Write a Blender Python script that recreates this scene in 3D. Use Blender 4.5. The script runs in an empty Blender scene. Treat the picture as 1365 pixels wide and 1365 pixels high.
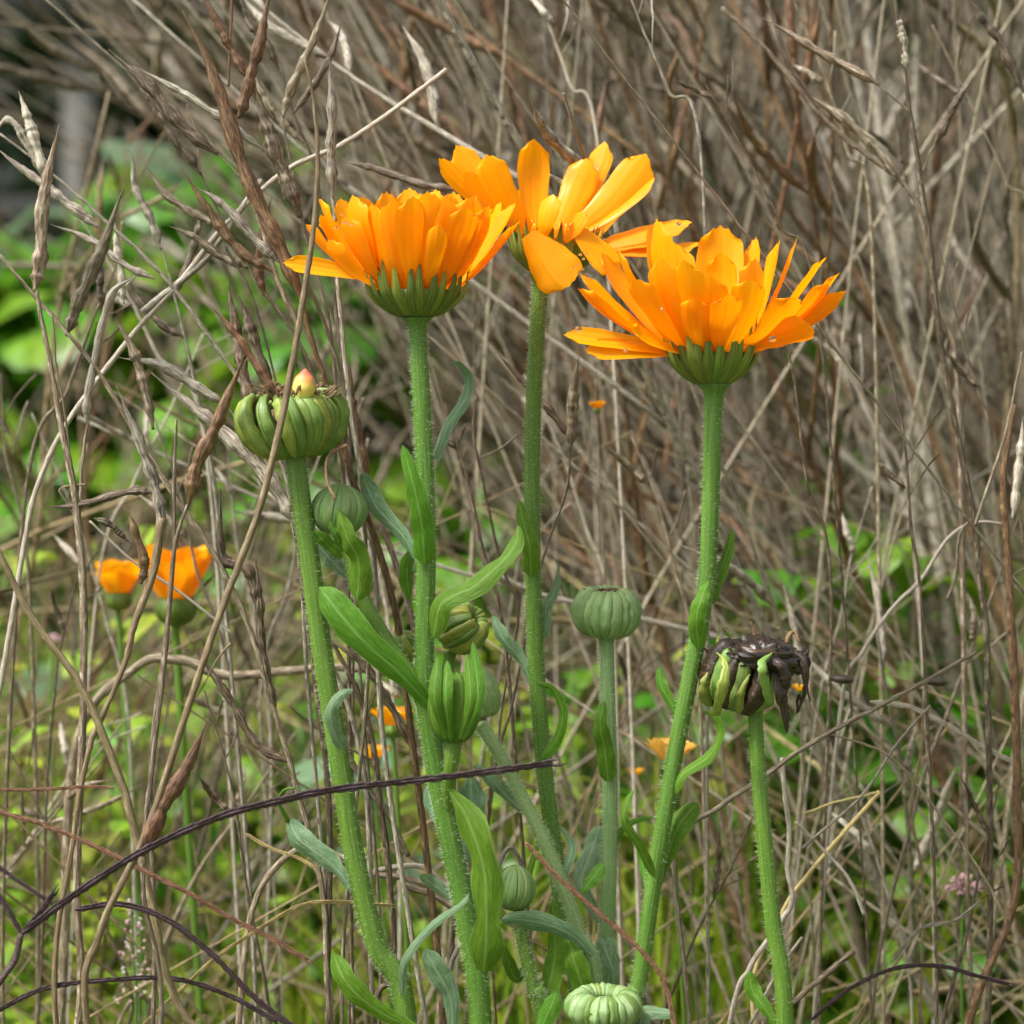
import bpy, math, random
import numpy as np
from mathutils import Vector, Matrix
random.seed(7); rng = np.random.default_rng(7)
R = math.radians
scn = bpy.context.scene
C = scn.collection
# ---------------------------------------------------------------- camera, world, sun, exposure
CAM_H = 0.40; PITCH = R(-1.6); DIST = 0.80; TANH = 0.1625
cam_d = bpy.data.cameras.new('camera'); cam = bpy.data.objects.new('camera', cam_d); C.objects.link(cam)
scn.camera = cam
cam.location = (0, -DIST, CAM_H); cam.rotation_euler = (R(90) + PITCH, 0, 0)
cam_d.sensor_width = 36; cam_d.lens = 18 / TANH; cam_d.clip_start = 0.02; cam_d.clip_end = 200
cam_d.dof.use_dof = True; cam_d.dof.focus_distance = DIST; cam_d.dof.aperture_fstop = 19
world = bpy.data.worlds.new('World'); scn.world = world; world.use_nodes = True
wn = world.node_tree; wn.nodes.clear()
SUN_EL, SUN_AZ = R(56), R(-122)          # azimuth from +Y (behind the flowers), negative = left: high, behind the camera's left shoulder
sky = wn.nodes.new('ShaderNodeTexSky'); sky.sky_type = 'NISHITA'; sky.sun_disc = False
sky.sun_elevation = SUN_EL; sky.sun_rotation = SUN_AZ; sky.dust_density = 6; sky.air_density = 1.0; sky.altitude = 100
hs = wn.nodes.new('ShaderNodeHueSaturation'); hs.inputs['Saturation'].default_value = 0.12
bg = wn.nodes.new('ShaderNodeBackground'); bg.inputs['Strength'].default_value = 0.115
wo = wn.nodes.new('ShaderNodeOutputWorld')
wn.links.new(sky.outputs[0], hs.inputs['Color']); wn.links.new(hs.outputs[0], bg.inputs[0]); wn.links.new(bg.outputs[0], wo.inputs[0])
sd = bpy.data.lights.new('sun', 'SUN'); sd.energy = 2.4; sd.angle = R(11); sd.color = (1, .96, .89)
sun = bpy.data.objects.new('sun', sd); C.objects.link(sun)
sdir = Vector((math.sin(SUN_AZ) * math.cos(SUN_EL), math.cos(SUN_AZ) * math.cos(SUN_EL), math.sin(SUN_EL)))
sun.rotation_euler = (-sdir).to_track_quat('-Z', 'Y').to_euler(); sun.location = sdir * 5
scn.render.engine = 'CYCLES'
scn.view_settings.view_transform = 'Standard'; scn.view_settings.look = 'None'
scn.view_settings.gamma = 1; scn.view_settings.use_curve_mapping = False
scn.view_settings.exposure = 1.13
scn.cycles.max_bounces = 8; scn.cycles.transparent_max_bounces = 8
# ---------------------------------------------------------------- picture measure -> place
FW = Vector((0, math.cos(PITCH), math.sin(PITCH))); UPV = Vector((0, -math.sin(PITCH), math.cos(PITCH))); RT = Vector((1, 0, 0))
K = 2 * TANH / 1365
def P(x, y, d=0.0):
    q = DIST + d
    return cam.location + (FW + RT * ((x - 682.5) * K) + UPV * ((682.5 - y) * K)) * q
def S(px, d=0.0): return px * K * (DIST + d)
# ---------------------------------------------------------------- mesh builder
class MB:
    def __init__(s): s.v = []; s.f = []; s.uv = []; s.n = 0
    def grid(s, V, UV, wrap=False):
        """V: (rows, cols, 3)"""
        r, c = V.shape[:2]
        idx = np.arange(r * c).reshape(r, c) + s.n
        cc = c if wrap else c - 1
        j = np.arange(cc); j2 = (j + 1) % c
        a = idx[:-1][:, j]; b = idx[:-1][:, j2]; e = idx[1:][:, j2]; g = idx[1:][:, j]
        s.f.append(np.stack([a, b, e, g], -1).reshape(-1, 4))
        s.v.append(V.reshape(-1, 3)); s.uv.append(UV.reshape(-1, 2)); s.n += r * c
        return s
    def arrays(s): return np.concatenate(s.v), np.concatenate(s.f), np.concatenate(s.uv)
def build_mesh(name, mb, mat, off=(0, 0, 0)):
    V, F, UV = mb.arrays(); V = V - np.array(off)
    me = bpy.data.meshes.new(name)
    k = F.shape[1]
    me.vertices.add(len(V)); me.vertices.foreach_set('co', V.astype(np.float32).ravel())
    me.loops.add(F.size); me.loops.foreach_set('vertex_index', F.astype(np.int32).ravel())
    me.polygons.add(len(F)); me.polygons.foreach_set('loop_start', np.arange(0, F.size, k, dtype=np.int32))
    me.polygons.foreach_set('use_smooth', np.ones(len(F), bool))
    me.update(calc_edges=True)
    uvl = me.uv_layers.new(name='uv'); uvl.data.foreach_set('uv', UV[F.ravel()].astype(np.float32).ravel())
    me.validate(); me.materials.append(mat)
    return me
def wloc(o):
    l = Vector((0, 0, 0))
    while o is not None: l = l + o.location; o = o.parent
    return l
def obj(name, mb, mat, parent=None, **kw):
    off = wloc(parent) if parent else Vector((0, 0, 0))
    o = bpy.data.objects.new(name, build_mesh(name, mb, mat, off)); C.objects.link(o)
    if parent: o.parent = parent
    for k, v in kw.items(): o[k] = v
    return o
def thing(name, label, cat, loc=(0, 0, 0), group=None):
    o = bpy.data.objects.new(name, None); C.objects.link(o); o.location = loc; o.empty_display_size = .01
    o['label'] = label; o['category'] = cat
    if group: o['group'] = group
    return o
def spline(pts, n):
    p = np.array([list(q) for q in pts], float)
    if len(p) == 2: p = np.array([p[0], (p[0] + p[1]) / 2, p[1]])
    e = np.vstack([2 * p[0] - p[1], p, 2 * p[-1] - p[-2]])
    m = len(p) - 1; t = np.linspace(0, m, n); i = np.minimum(t.astype(int), m - 1); u = (t - i)[:, None]
    a, b, c, d = e[i], e[i + 1], e[i + 2], e[i + 3]
    return 0.5 * (2 * b + (c - a) * u + (2 * a - 5 * b + 4 * c - d) * u ** 2 + (3 * b - a - 3 * c + d) * u ** 3)
def nrm(a): return a / np.maximum(np.linalg.norm(a, axis=-1, keepdims=True), 1e-12)
def tang(p): return nrm(np.gradient(p, axis=0))
def tube(mb, pts, rad, n=None, seg=8, rib=0, ribn=5, flat=1.0, cap=True, jit=0.0, wave=0.0):
    """rad: function t->radius or list"""
    n = n or max(6, len(pts) * 5)
    p = spline(pts, n); t = np.linspace(0, 1, n)
    r = np.array([rad(x) for x in t]) if callable(rad) else np.interp(t, np.linspace(0, 1, len(rad)), rad)
    if wave:
        for k in range(3): p[:, k] += wave * (np.convolve(rng.normal(0, 1, n + 6), np.ones(7) / 2.6, 'valid'))
    if jit: r = r * (1 + rng.normal(0, jit, n))
    if cap:
        T0 = tang(p)
        p = np.vstack([p[0] - T0[0] * r[0] * .3, p, p[-1] + T0[-1] * r[-1] * .3]); r = np.concatenate([[r[0] * .05], r, [r[-1] * .05]])
    T = tang(p); a = np.array([0.31, -0.87, 0.38]); s = []
    prev = nrm(np.cross(T[0], a))
    for k in range(len(p)):
        prev = prev - T[k] * prev.dot(T[k]); prev = prev / max(np.linalg.norm(prev), 1e-9); s.append(prev)
    s = np.array(s); b = np.cross(T, s)
    th = np.linspace(0, 2 * math.pi, seg, endpoint=False)
    rr = r[:, None] * (1 + rib * np.cos(ribn * th))[None]
    V = p[:, None] + (rr * np.cos(th))[..., None] * s[:, None] + (rr * np.sin(th) * flat)[..., None] * b[:, None]
    L = np.concatenate([[0], np.cumsum(np.linalg.norm(np.diff(p, axis=0), axis=1))]) * 100
    U = np.stack(np.broadcast_arrays((np.abs(np.linspace(-1, 1, seg)))[None], L[:, None]), -1)
    mb.grid(V, U.copy(), wrap=True)
    return p, s, b, r
LEAF = [(0, .35), (.12, .5), (.3, .72), (.55, 1), (.75, .95), (.9, .62), (.97, .3), (1, .03)]
BLADE = [(0, .8), (.3, 1), (.6, .85), (.85, .45), (1, .02)]
SPOON = [(0, .45), (.15, .4), (.4, .62), (.7, 1), (.88, .85), (.96, .5), (1, .05)]
CLASP = [(0, .25), (.035, .8), (.08, 1.05), (.16, 1.0), (.35, 1), (.6, .85), (.85, .55), (.96, .3), (1, .03)]
PETAL = [(0, .36), (.15, .54), (.4, .86), (.66, 1.05), (.85, 1.0), (.94, .82), (1, .52)]
BRACT = [(0, .5), (.25, 1), (.5, .95), (.72, .62), (.88, .28), (1, .03)]
def blade(mb, pts, w, prof=LEAF, twist=0, cup=.25, wavy=0, side=None, n=18, nu=7, tip=False, twist2=None, droop=0, fold=0.0):
    p = spline(pts, n); T = tang(p); t = np.linspace(0, 1, n)
    if side is None:
        view = nrm(p - np.array(cam.location)); s0 = nrm(np.cross(T, view))
    else: s0 = nrm(np.array(side)[None] - T * (T @ np.array(side))[:, None])
    n0 = np.cross(s0, T)
    tw = np.radians(np.linspace(twist, twist if twist2 is None else twist2, n))[:, None]
    s = s0 * np.cos(tw) + n0 * np.sin(tw); nn = -s0 * np.sin(tw) + n0 * np.cos(tw)
    W = np.interp(t, [a for a, _ in prof], [b for _, b in prof]) * w / 2
    u = np.linspace(-1, 1, nu)
    ph = rng.uniform(0, 6.28)
    V = p[:, None] + (u[None] * W[:, None])[..., None] * s[:, None]
    h = cup * W[:, None] * (u[None] ** 2) + fold * W[:, None] * np.abs(u)[None]
    if tip: h = h + rng.uniform(.012, .03) * W[:, None] * np.cos(u[None] * 3.6 * math.pi) + rng.normal(0, .10) * W.max() * (t[:, None] ** 3) * 2
    if wavy: h = h + wavy * W.max() * np.sin(t[:, None] * 17 + ph + u[None] * 1.5) * (np.abs(u)[None] ** 1.5)
    if wavy >= .1: h = h + .07 * W.max() * (np.sin(t[:, None] * 31 + u[None] * 5 + ph) * np.sin(u[None] * 4.3 + ph * 3 + t[:, None] * 9)) * (1 - (2 * t[:, None] - 1) ** 4)
    V = V + h[..., None] * nn[:, None]
    if wavy: V = V + (wavy * .6 * W.max() * np.sin(t * 23 + ph * 2)[:, None] * (np.sign(u) * np.abs(u) ** 3)[None])[..., None] * s[:, None]
    if tip:
        L = np.linalg.norm(p[-1] - p[0])
        k = np.clip((t - .75) / .25, 0, 1)[:, None]
        teeth = rng.uniform(.008, .018) * (1 - 2 * np.abs(np.sin(1.5 * math.pi * u + rng.uniform(-.4, .4)))) - rng.uniform(.05, .10) * u ** 2
        V = V + (k ** 2 * teeth[None] * L)[..., None] * T[:, None]
    U = np.stack(np.broadcast_arrays((u[None] + 1) / 2, t[:, None]), -1)
    mb.grid(V, U.copy())
    return p, s, nn, W
def ellipsoid(mb, c, rx, rz, axis=(0, 0, 1), n=9, seg=14, lump=0):
    ax = Vector(axis).normalized(); q = Vector((0, 0, 1)).rotation_difference(ax).to_matrix(); q = np.array(q)
    ph = np.linspace(-math.pi / 2 + .03, math.pi / 2 - .03, n); th = np.linspace(0, 2 * math.pi, seg, endpoint=False)
    V = np.stack(np.broadcast_arrays(rx * np.cos(ph)[:, None] * np.cos(th)[None], rx * np.cos(ph)[:, None] * np.sin(th)[None], rz * np.sin(ph)[:, None]), -1)
    if lump: V = V * (1 + rng.normal(0, lump, V.shape[:2])[..., None])
    V = V @ q.T + np.array(c)
    U = np.stack(np.broadcast_arrays((th / 6.28)[None], ((ph + 1.57) / 3.14)[:, None]), -1)
    mb.grid(V, U.copy(), wrap=True)
def hairs(mb, p, s, b, r, dens, ln, th=3.0e-5):
    """fine short hairs standing off a tube; thin three sided spikes"""
    L = np.linalg.norm(np.diff(p, axis=0), axis=1); tot = L.sum(); n = int(dens * tot)
    t = rng.uniform(1, len(p) - 2.01, n); i = t.astype(int); u = (t - i)[:, None]
    a = rng.uniform(0, 6.283, n)[:, None]
    dirv = nrm((s[i] * np.cos(a) + b[i] * np.sin(a)) + rng.normal(0, .25, (n, 3)))
    base = p[i] * (1 - u) + p[i + 1] * u + (s[i] * np.cos(a) + b[i] * np.sin(a)) * (r[i][:, None] * .97)
    spikes(mb, base, dirv, ln * rng.uniform(.5, 1.3, n)[:, None], th)
def spikes(mb, base, dirv, ln, th):
    n = len(base)
    q = nrm(np.cross(dirv, rng.normal(0, 1, (n, 3)))); w = np.cross(dirv, q)
    tipv = base + dirv * ln
    rows = []
    for c, k in ((base, 1.0), (tipv, .35)):
        rows.append(np.stack([c + q * th * k, c - q * th * k * .5 + w * th * k * .87, c - q * th * k * .5 - w * th * k * .87], 1))
    V = np.concatenate(rows, 1).reshape(-1, 3); i0 = np.arange(n)[:, None] * 6 + mb.n
    F = np.concatenate([i0 + np.array([[0, 1, 4, 3]]), i0 + np.array([[1, 2, 5, 4]]), i0 + np.array([[2, 0, 3, 5]])])
    mb.v.append(V); mb.f.append(F); mb.uv.append(np.zeros((len(V), 2))); mb.n += len(V)
# ---------------------------------------------------------------- materials
def mat(name, cols, us=4, vs=1, scale=2.0, rough=.55, transl=0, tcol=None, bump=.3, spots=None, base=None, tipc=None, var=.18, hvar=.02, detail=5, spec=.5, island=False, contrast=(.3, .7), wspace=False, coat=0, spotsize=3.0, veins=0, midrib=None, basepos=(0, .3), tippos=(.85, .97)):
    m = bpy.data.materials.new(name); m.use_nodes = True; t = m.node_tree; t.nodes.clear(); N = t.nodes.new; Lk = t.links.new
    out = N('ShaderNodeOutputMaterial'); bs = N('ShaderNodeBsdfPrincipled'); tc = N('ShaderNodeTexCoord'); oi = N('ShaderNodeObjectInfo')
    rnd = oi.outputs['Random']
    if island:
        g = N('ShaderNodeNewGeometry'); ad = N('ShaderNodeMath'); ad.operation = 'ADD'; Lk(rnd, ad.inputs[0]); Lk(g.outputs['Random Per Island'], ad.inputs[1])
        fr = N('ShaderNodeMath'); fr.operation = 'FRACT'; Lk(ad.outputs[0], fr.inputs[0]); rnd = fr.outputs[0]
    mp = N('ShaderNodeMapping'); mp.inputs['Scale'].default_value = (us, vs, 1)
    Lk(tc.outputs['Object' if wspace else 'UV'], mp.inputs['Vector'])
    of = N('ShaderNodeMath'); of.operation = 'MULTIPLY'; of.inputs[1].default_value = 53; Lk(rnd, of.inputs[0])
    Lk(of.outputs[0], mp.inputs['Location'])
    nz = N('ShaderNodeTexNoise'); nz.inputs['Scale'].default_value = scale; nz.inputs['Detail'].default_value = detail; nz.inputs['Roughness'].default_value = .6
    Lk(mp.outputs[0], nz.inputs['Vector'])
    cr = N('ShaderNodeValToRGB'); el = cr.color_ramp.elements
    pos = np.linspace(contrast[0], contrast[1], len(cols))
    el[0].position = pos[0]; el[0].color = (*cols[0], 1); el[1].position = pos[-1]; el[1].color = (*cols[-1], 1)
    for k in range(1, len(cols) - 1): e = el.new(pos[k]); e.color = (*cols[k], 1)
    Lk(nz.outputs['Fac'], cr.inputs[0]); col = cr.outputs[0]
    def mix(fac, a, bcol, mode='MIX'):
        mx = N('ShaderNodeMix'); mx.data_type = 'RGBA'; mx.blend_type = mode; Lk(fac, mx.inputs['Factor']); Lk(a, mx.inputs['A']); mx.inputs['B'].default_value = (*bcol, 1); return mx.outputs['Result']
    def rng_(v, a, b, c=0., d=1.):
        r_ = N('ShaderNodeMapRange'); r_.inputs[1].default_value = a; r_.inputs[2].default_value = b; r_.inputs[3].default_value = c; r_.inputs[4].default_value = d; Lk(v, r_.inputs[0]); return r_.outputs[0]
    if spots:
        n2 = N('ShaderNodeTexNoise'); n2.inputs['Scale'].default_value = spotsize; n2.inputs['Detail'].default_value = 3
        Lk(mp.outputs[0], n2.inputs['Vector']); col = mix(rng_(n2.outputs['Fac'], .52, .66), col, spots)
    sp = N('ShaderNodeSeparateXYZ'); Lk(tc.outputs['UV'], sp.inputs[0])
    if veins:
        wv = N('ShaderNodeMath'); wv.operation = 'SINE'; ml = N('ShaderNodeMath'); ml.operation = 'MULTIPLY'; ml.inputs[1].default_value = veins; Lk(sp.outputs[0], ml.inputs[0]); Lk(ml.outputs[0], wv.inputs[0])
        col = mix(rng_(wv.outputs[0], .2, 1, 0, .28), col, tuple(c * .55 for c in cols[0]))
    if midrib:
        ab = N('ShaderNodeMath'); ab.operation = 'SUBTRACT'; ab.inputs[1].default_value = .5; Lk(sp.outputs[0], ab.inputs[0]); a2 = N('ShaderNodeMath'); a2.operation = 'ABSOLUTE'; Lk(ab.outputs[0], a2.inputs[0])
        col = mix(rng_(a2.outputs[0], .015, .07, .75, 0), col, midrib)
        col = mix(rng_(a2.outputs[0], .455, .495, 0, .6), col, midrib)
    if base: col = mix(rng_(sp.outputs[1], basepos[0], basepos[1], 1, 0), col, base)
    if tipc: col = mix(rng_(sp.outputs[1], tippos[0], tippos[1], 0, 1), col, tipc)
    h = N('ShaderNodeHueSaturation'); Lk(col, h.inputs['Color'])
    Lk(rng_(rnd, 0, 1, 1 - var, 1 + var), h.inputs['Value'])
    r2 = N('ShaderNodeMath'); r2.operation = 'MULTIPLY'; r2.inputs[1].default_value = 7.31; Lk(rnd, r2.inputs[0]); r3 = N('ShaderNodeMath'); r3.operation = 'FRACT'; Lk(r2.outputs[0], r3.inputs[0])
    Lk(rng_(r3.outputs[0], 0, 1, .5 - hvar, .5 + hvar), h.inputs['Hue']); col = h.outputs[0]
    Lk(col, bs.inputs['Base Color']); bs.inputs['Roughness'].default_value = rough; bs.inputs['Specular IOR Level'].default_value = spec
    if coat: bs.inputs['Coat Weight'].default_value = coat; bs.inputs['Coat Roughness'].default_value = .15
    if bump:
        bp = N('ShaderNodeBump'); bp.inputs['Strength'].default_value = bump; bp.inputs['Distance'].default_value = .0006; Lk(nz.outputs['Fac'], bp.inputs['Height']); Lk(bp.outputs[0], bs.inputs['Normal'])
    sh = bs.outputs[0]
    if transl:
        tr = N('ShaderNodeBsdfTranslucent')
        if tcol: tr.inputs[0].default_value = (*tcol, 1)
        else: Lk(col, tr.inputs[0])
        ms = N('ShaderNodeMixShader'); ms.inputs[0].default_value = transl; Lk(sh, ms.inputs[1]); Lk(tr.outputs[0], ms.inputs[2]); sh = ms.outputs[0]
    Lk(sh, out.inputs[0])
    return m
M = {}
M['petal'] = mat('petal', [(.97, .355, .001), (1, .405, .001), (1, .445, .0015)], us=9, vs=.8, scale=1.6, rough=.5, transl=.45, bump=.15, var=.03, hvar=.005, base=(.96, .30, .001), basepos=(-.1, .35), tipc=(1, .46, .003), tippos=(.8, 1.1), spec=.2, coat=.12)
M['petal_far'] = mat('petal_far', [(.97, .42, .002), (1, .54, .004)], us=4, vs=.8, rough=.5, transl=.45, bump=0, var=.05, hvar=.01)
M['stem'] = mat('stem_green', [(.055, .13, .008), (.085, .18, .014), (.125, .235, .03)], us=7, vs=.35, scale=1.6, rough=.5, bump=.5, var=.08, hvar=.01)
M['stem_pale'] = mat('stem_pale_green', [(.13, .22, .07), (.175, .28, .10), (.23, .34, .15)], us=7, vs=.35, scale=1.6, rough=.55, bump=.5, var=.08, hvar=.01)
M['leaf'] = mat('leaf_green', [(.06, .16, .007), (.095, .225, .011), (.15, .30, .025)], us=5, vs=5, scale=2.6, rough=.58, transl=.35, bump=.6, var=.12, hvar=.012, midrib=(.2, .34, .08), spec=.35, contrast=(.25, .75))
M['leaf_grey'] = mat('leaf_glaucous', [(.10, .2, .08), (.15, .26, .13), (.24, .36, .22)], us=5, vs=5, scale=2.4, rough=.6, transl=.25, bump=.6, var=.1, hvar=.012, midrib=(.3, .42, .25), spec=.35)
M['bract'] = mat('bract', [(.075, .13, .012), (.145, .215, .026), (.28, .33, .06)], us=6, vs=1, scale=2, rough=.5, transl=.15, bump=.6, var=.3, hvar=.02, tipc=(.16, .02, .012), veins=14, tippos=(.84, .97))
M['bract_pale'] = mat('bract_pale', [(.13, .23, .06), (.19, .31, .09), (.28, .4, .17)], us=6, vs=1, scale=2, rough=.5, transl=.15, bump=.4, var=.12, hvar=.015, veins=14)
M['seed'] = mat('seed_green', [(.08, .15, .02), (.13, .21, .035), (.22, .29, .08)], us=3, vs=1.2, scale=2.6, rough=.5, bump=.4, var=.2, hvar=.015, contrast=(.25, .75))
M['seed_pale'] = mat('seed_pale', [(.14, .24, .08), (.2, .31, .11), (.3, .41, .19)], us=3, vs=1.2, scale=2.2, rough=.55, bump=.5, var=.14, hvar=.01)
M['seed_yellow'] = mat('seed_yellow', [(.11, .16, .02), (.2, .24, .035), (.32, .35, .08)], us=3, vs=1.5, scale=2.2, rough=.5, bump=.4, var=.2, hvar=.02, contrast=(.25, .75))
M['dead'] = mat('dead_black', [(.008, .0045, .002), (.022, .011, .005), (.07, .034, .013)], us=3, vs=3, scale=3, rough=.35, bump=1, var=.3, hvar=.02, coat=.15, spec=.5)
M['dead_brown'] = mat('dead_brown', [(.09, .045, .02), (.17, .09, .04), (.26, .16, .08)], us=3, vs=3, scale=3, rough=.5, bump=.8, var=.3)
M['bud_red'] = mat('bud_yellow', [(.6, .42, .08), (.68, .5, .12)], us=6, vs=1, rough=.5, bump=.2, var=.05, tipc=(.6, .08, .07), tippos=(.4, .75), base=(.4, .45, .1))
M['hair'] = mat('hair', [(.5, .6, .34), (.66, .75, .5)], rough=.6, bump=0, var=.1)
DR = dict(us=2.5, vs=1, rough=.6, bump=.9, island=True, hvar=.012)
M['dry'] = mat('dry_straw_brown', [(.06, .043, .024), (.185, .145, .09), (.45, .39, .29)], scale=2.4, var=.3, spots=(.10, .06, .03), **DR)
M['dry_grey'] = mat('dry_grey', [(.13, .11, .078), (.31, .275, .205), (.56, .52, .43)], scale=3.2, var=.25, spots=(.10, .08, .06), **DR)
M['dry_dark'] = mat('dry_dark', [(.022, .014, .007), (.065, .043, .022), (.17, .125, .07)], scale=2.6, var=.3, spots=(.24, .19, .13), **DR)
M['dry_rust'] = mat('dry_rust', [(.045, .02, .008), (.14, .07, .028), (.30, .19, .085)], scale=3.0, var=.2, spots=(.05, .022, .012), spotsize=4, **DR)
M['dry_tan'] = mat('dry_tan', [(.09, .066, .03), (.185, .14, .07), (.32, .26, .145)], scale=2.0, var=.2, spots=(.15, .1, .045), **DR)
M['dry_pale'] = mat('dry_pale', [(.3, .25, .18), (.42, .38, .30), (.58, .54, .46)], scale=2.4, var=.2, spots=(.24, .18, .12), **DR)
M['thicket'] = mat('thicket', [(.09, .072, .045), (.25, .215, .145), (.48, .43, .33)], scale=2.4, var=.55, spots=(.06, .04, .02), us=2.5, vs=1, rough=.6, bump=.5, island=True, hvar=.015)
M['purple'] = mat('grass_purple', [(.022, .010, .014), (.055, .028, .034), (.10, .055, .062)], us=2, vs=4, scale=3, rough=.45, bump=.8, var=.2, island=True)
M['red'] = mat('grass_red', [(.09, .04, .025), (.2, .09, .05), (.36, .24, .12)], us=2, vs=4, scale=2, rough=.5, bump=.8, var=.25, island=True)
M['yellow'] = mat('grass_straw', [(.3, .22, .07), (.45, .34, .14), (.55, .45, .22)], us=2, vs=4, scale=3, rough=.5, bump=.8, var=.25, island=True)
M['grass'] = mat('grass_blades', [(.10, .18, .008), (.20, .30, .014), (.36, .40, .04)], us=1, vs=1, scale=1.5, rough=.5, transl=.3, bump=0, var=.4, hvar=.035, island=True)
M['grass_far'] = mat('meadow_grass', [(.11, .18, .008), (.22, .32, .016), (.36, .40, .04)], us=1, vs=1, scale=1.5, rough=.5, transl=.3, bump=0, var=.35, hvar=.03, island=True)
M['deadgrass'] = mat('dead_grass', [(.10, .075, .03), (.22, .165, .075), (.38, .31, .16)], us=1, vs=1, scale=2, rough=.6, transl=.15, bump=0, var=.4, hvar=.02, island=True)
M['broad'] = mat('broad_leaf', [(.055, .15, .008), (.11, .26, .013), (.19, .34, .025)], us=3, vs=3, scale=2.2, rough=.4, transl=.4, bump=.2, var=.25, hvar=.03, base=None)
M['broad_grey'] = mat('broad_leaf_grey', [(.07, .15, .07), (.11, .2, .10), (.16, .26, .14)], us=3, vs=3, scale=2, rough=.4, transl=.3, bump=.2, var=.2, hvar=.02)
M['tree'] = mat('tree_leaf', [(.012, .03, .01), (.03, .06, .02), (.06, .10, .035)], us=1, vs=1, scale=2, rough=.5, transl=.25, bump=0, var=.5, hvar=.03, island=True)
M['bark'] = mat('bark', [(.04, .035, .028), (.09, .08, .07), (.14, .125, .11)], us=6, vs=.05, scale=3, rough=.8, bump=.5, var=.3)
M['fence'] = mat('fence_wood', [(.04, .042, .036), (.09, .09, .08)], us=3, vs=.1, scale=3, rough=.8, bump=.3)
M['soil'] = mat('ground_soil', [(.035, .035, .014), (.075, .08, .025), (.10, .13, .03), (.14, .12, .06)], us=1, vs=1, scale=9, rough=.9, bump=1, var=0, hvar=0, wspace=True)
M['pink'] = mat('pink_flower', [(.45, .22, .25), (.62, .38, .4), (.75, .6, .6)], us=2, vs=2, rough=.5, transl=.3, bump=0, var=.25, island=True)
M['white'] = mat('white_flower', [(.6, .52, .5), (.8, .76, .72)], us=2, vs=2, rough=.4, transl=.2, bump=0, var=.2, island=True)
M['yellowfl'] = mat('yellow_petal', [(.75, .42, .06), (.85, .55, .12)], us=2, vs=2, rough=.5, transl=.4, bump=0, var=.1)
def water():
    m = bpy.data.materials.new('water'); m.use_nodes = True; b = m.node_tree.nodes['Principled BSDF']
    b.inputs['Transmission Weight'].default_value = 1; b.inputs['IOR'].default_value = 1.33; b.inputs['Roughness'].default_value = .02; b.inputs['Base Color'].default_value = (1, 1, 1, 1)
    return m
M['water'] = water()
# ---------------------------------------------------------------- ground
gm = MB(); nx = 60
gx = np.linspace(-40, 40, nx); gy = np.concatenate([np.linspace(-4, 8, 40), np.linspace(9, 120, 20)])
GX, GY = np.meshgrid(gx, gy); GZ = .015 * np.sin(GX * 2.1) * np.sin(GY * 1.7)
gm.grid(np.stack([GX, GY, GZ - .01], -1), np.stack([GX, GY], -1))
obj('ground', gm, M['soil'], kind='structure')
# ================================================================ CALENDULAS
def to_ground(p3, lean=(0, 0)):
    """extra points that carry a stalk from p3 down to the soil"""
    z = p3.z
    return [Vector((p3.x + lean[0] * k, p3.y + lean[1] * k, z * (1 - k))) for k in (.33, .66, 1.0)]
def px(pts, d): return [P(q[0], q[1], d + (q[2] if len(q) > 2 else 0)) for q in pts]
def stem_part(par, pts, w0, w1, d, m='stem', ground=True, lean=(.0, .0), name='stem', hair=True, hl=.0010, dens=20000):
    p = px(pts, d); nvis = len(p)
    if ground: p += to_ground(p[-1], lean)
    mb = MB(); r0, r1 = S(w0, d) / 2 * .97, S(w1, d) / 2 * .87
    T = nvis / len(p)
    fl = .9 if name == 'stem' and m == 'stem' and w0 > 19 else .25
    q = tube(mb, p, lambda t: (r0 + (r1 - r0) * min(1, t / T)) * (1 + fl * math.exp(-(t / T) / .011)), seg=18, rib=.035, ribn=7, n=len(p) * 16)
    o = obj(name, mb, M[m], par)
    if hair:
        hb = MB(); k = int(len(q[0]) * min(1, T + .05)); hairs(hb, q[0][:k], q[1][:k], q[2][:k], q[3][:k], dens, hl)
        obj('stem_hairs' if name == 'stem' else 'branch_hairs', hb, M['hair'], par, kind='stuff')
    return o
def leaf_part(par, pts, w, d, m='leaf', prof=LEAF, twist=20, cup=.3, wavy=.10, twist2=None, hair=True, name='leaf', fold=.0):
    mb = MB(); p, s, nn, W = blade(mb, px(pts, d), S(w, d) * .74 / max(.35, abs(math.cos(R(twist)))), prof, twist, cup, wavy, twist2=twist2, n=22, nu=9, fold=fold)
    # margin and surface hairs
    if hair:
        V = mb.v[0].reshape(22, 9, 3); e = np.concatenate([V[:, 0], V[:, -1]]); dv = np.concatenate([-s, s])
        ii = rng.integers(0, 21, 120); sd_ = rng.integers(0, 2, 120); u = rng.uniform(0, 1, (120, 1))
        E = np.stack([V[:, 0], V[:, -1]]); base = E[sd_, ii] * (1 - u) + E[sd_, ii + 1] * u
        spikes(mb, base, nrm(s[ii] * (sd_ * 2 - 1)[:, None] + rng.normal(0, .4, (120, 3))), .0004 * rng.uniform(.5, 1.5, (120, 1)), 3e-5)
    return obj(name, mb, M[m], par)
AX = np.array([0, 0, 1.0])
def frame(axis):
    a = np.array(Vector(axis).normalized()); x = nrm(np.cross(np.array([0, 1, 0.]), a)); y = np.cross(a, x); return x, y, a   # x right, y away
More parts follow.
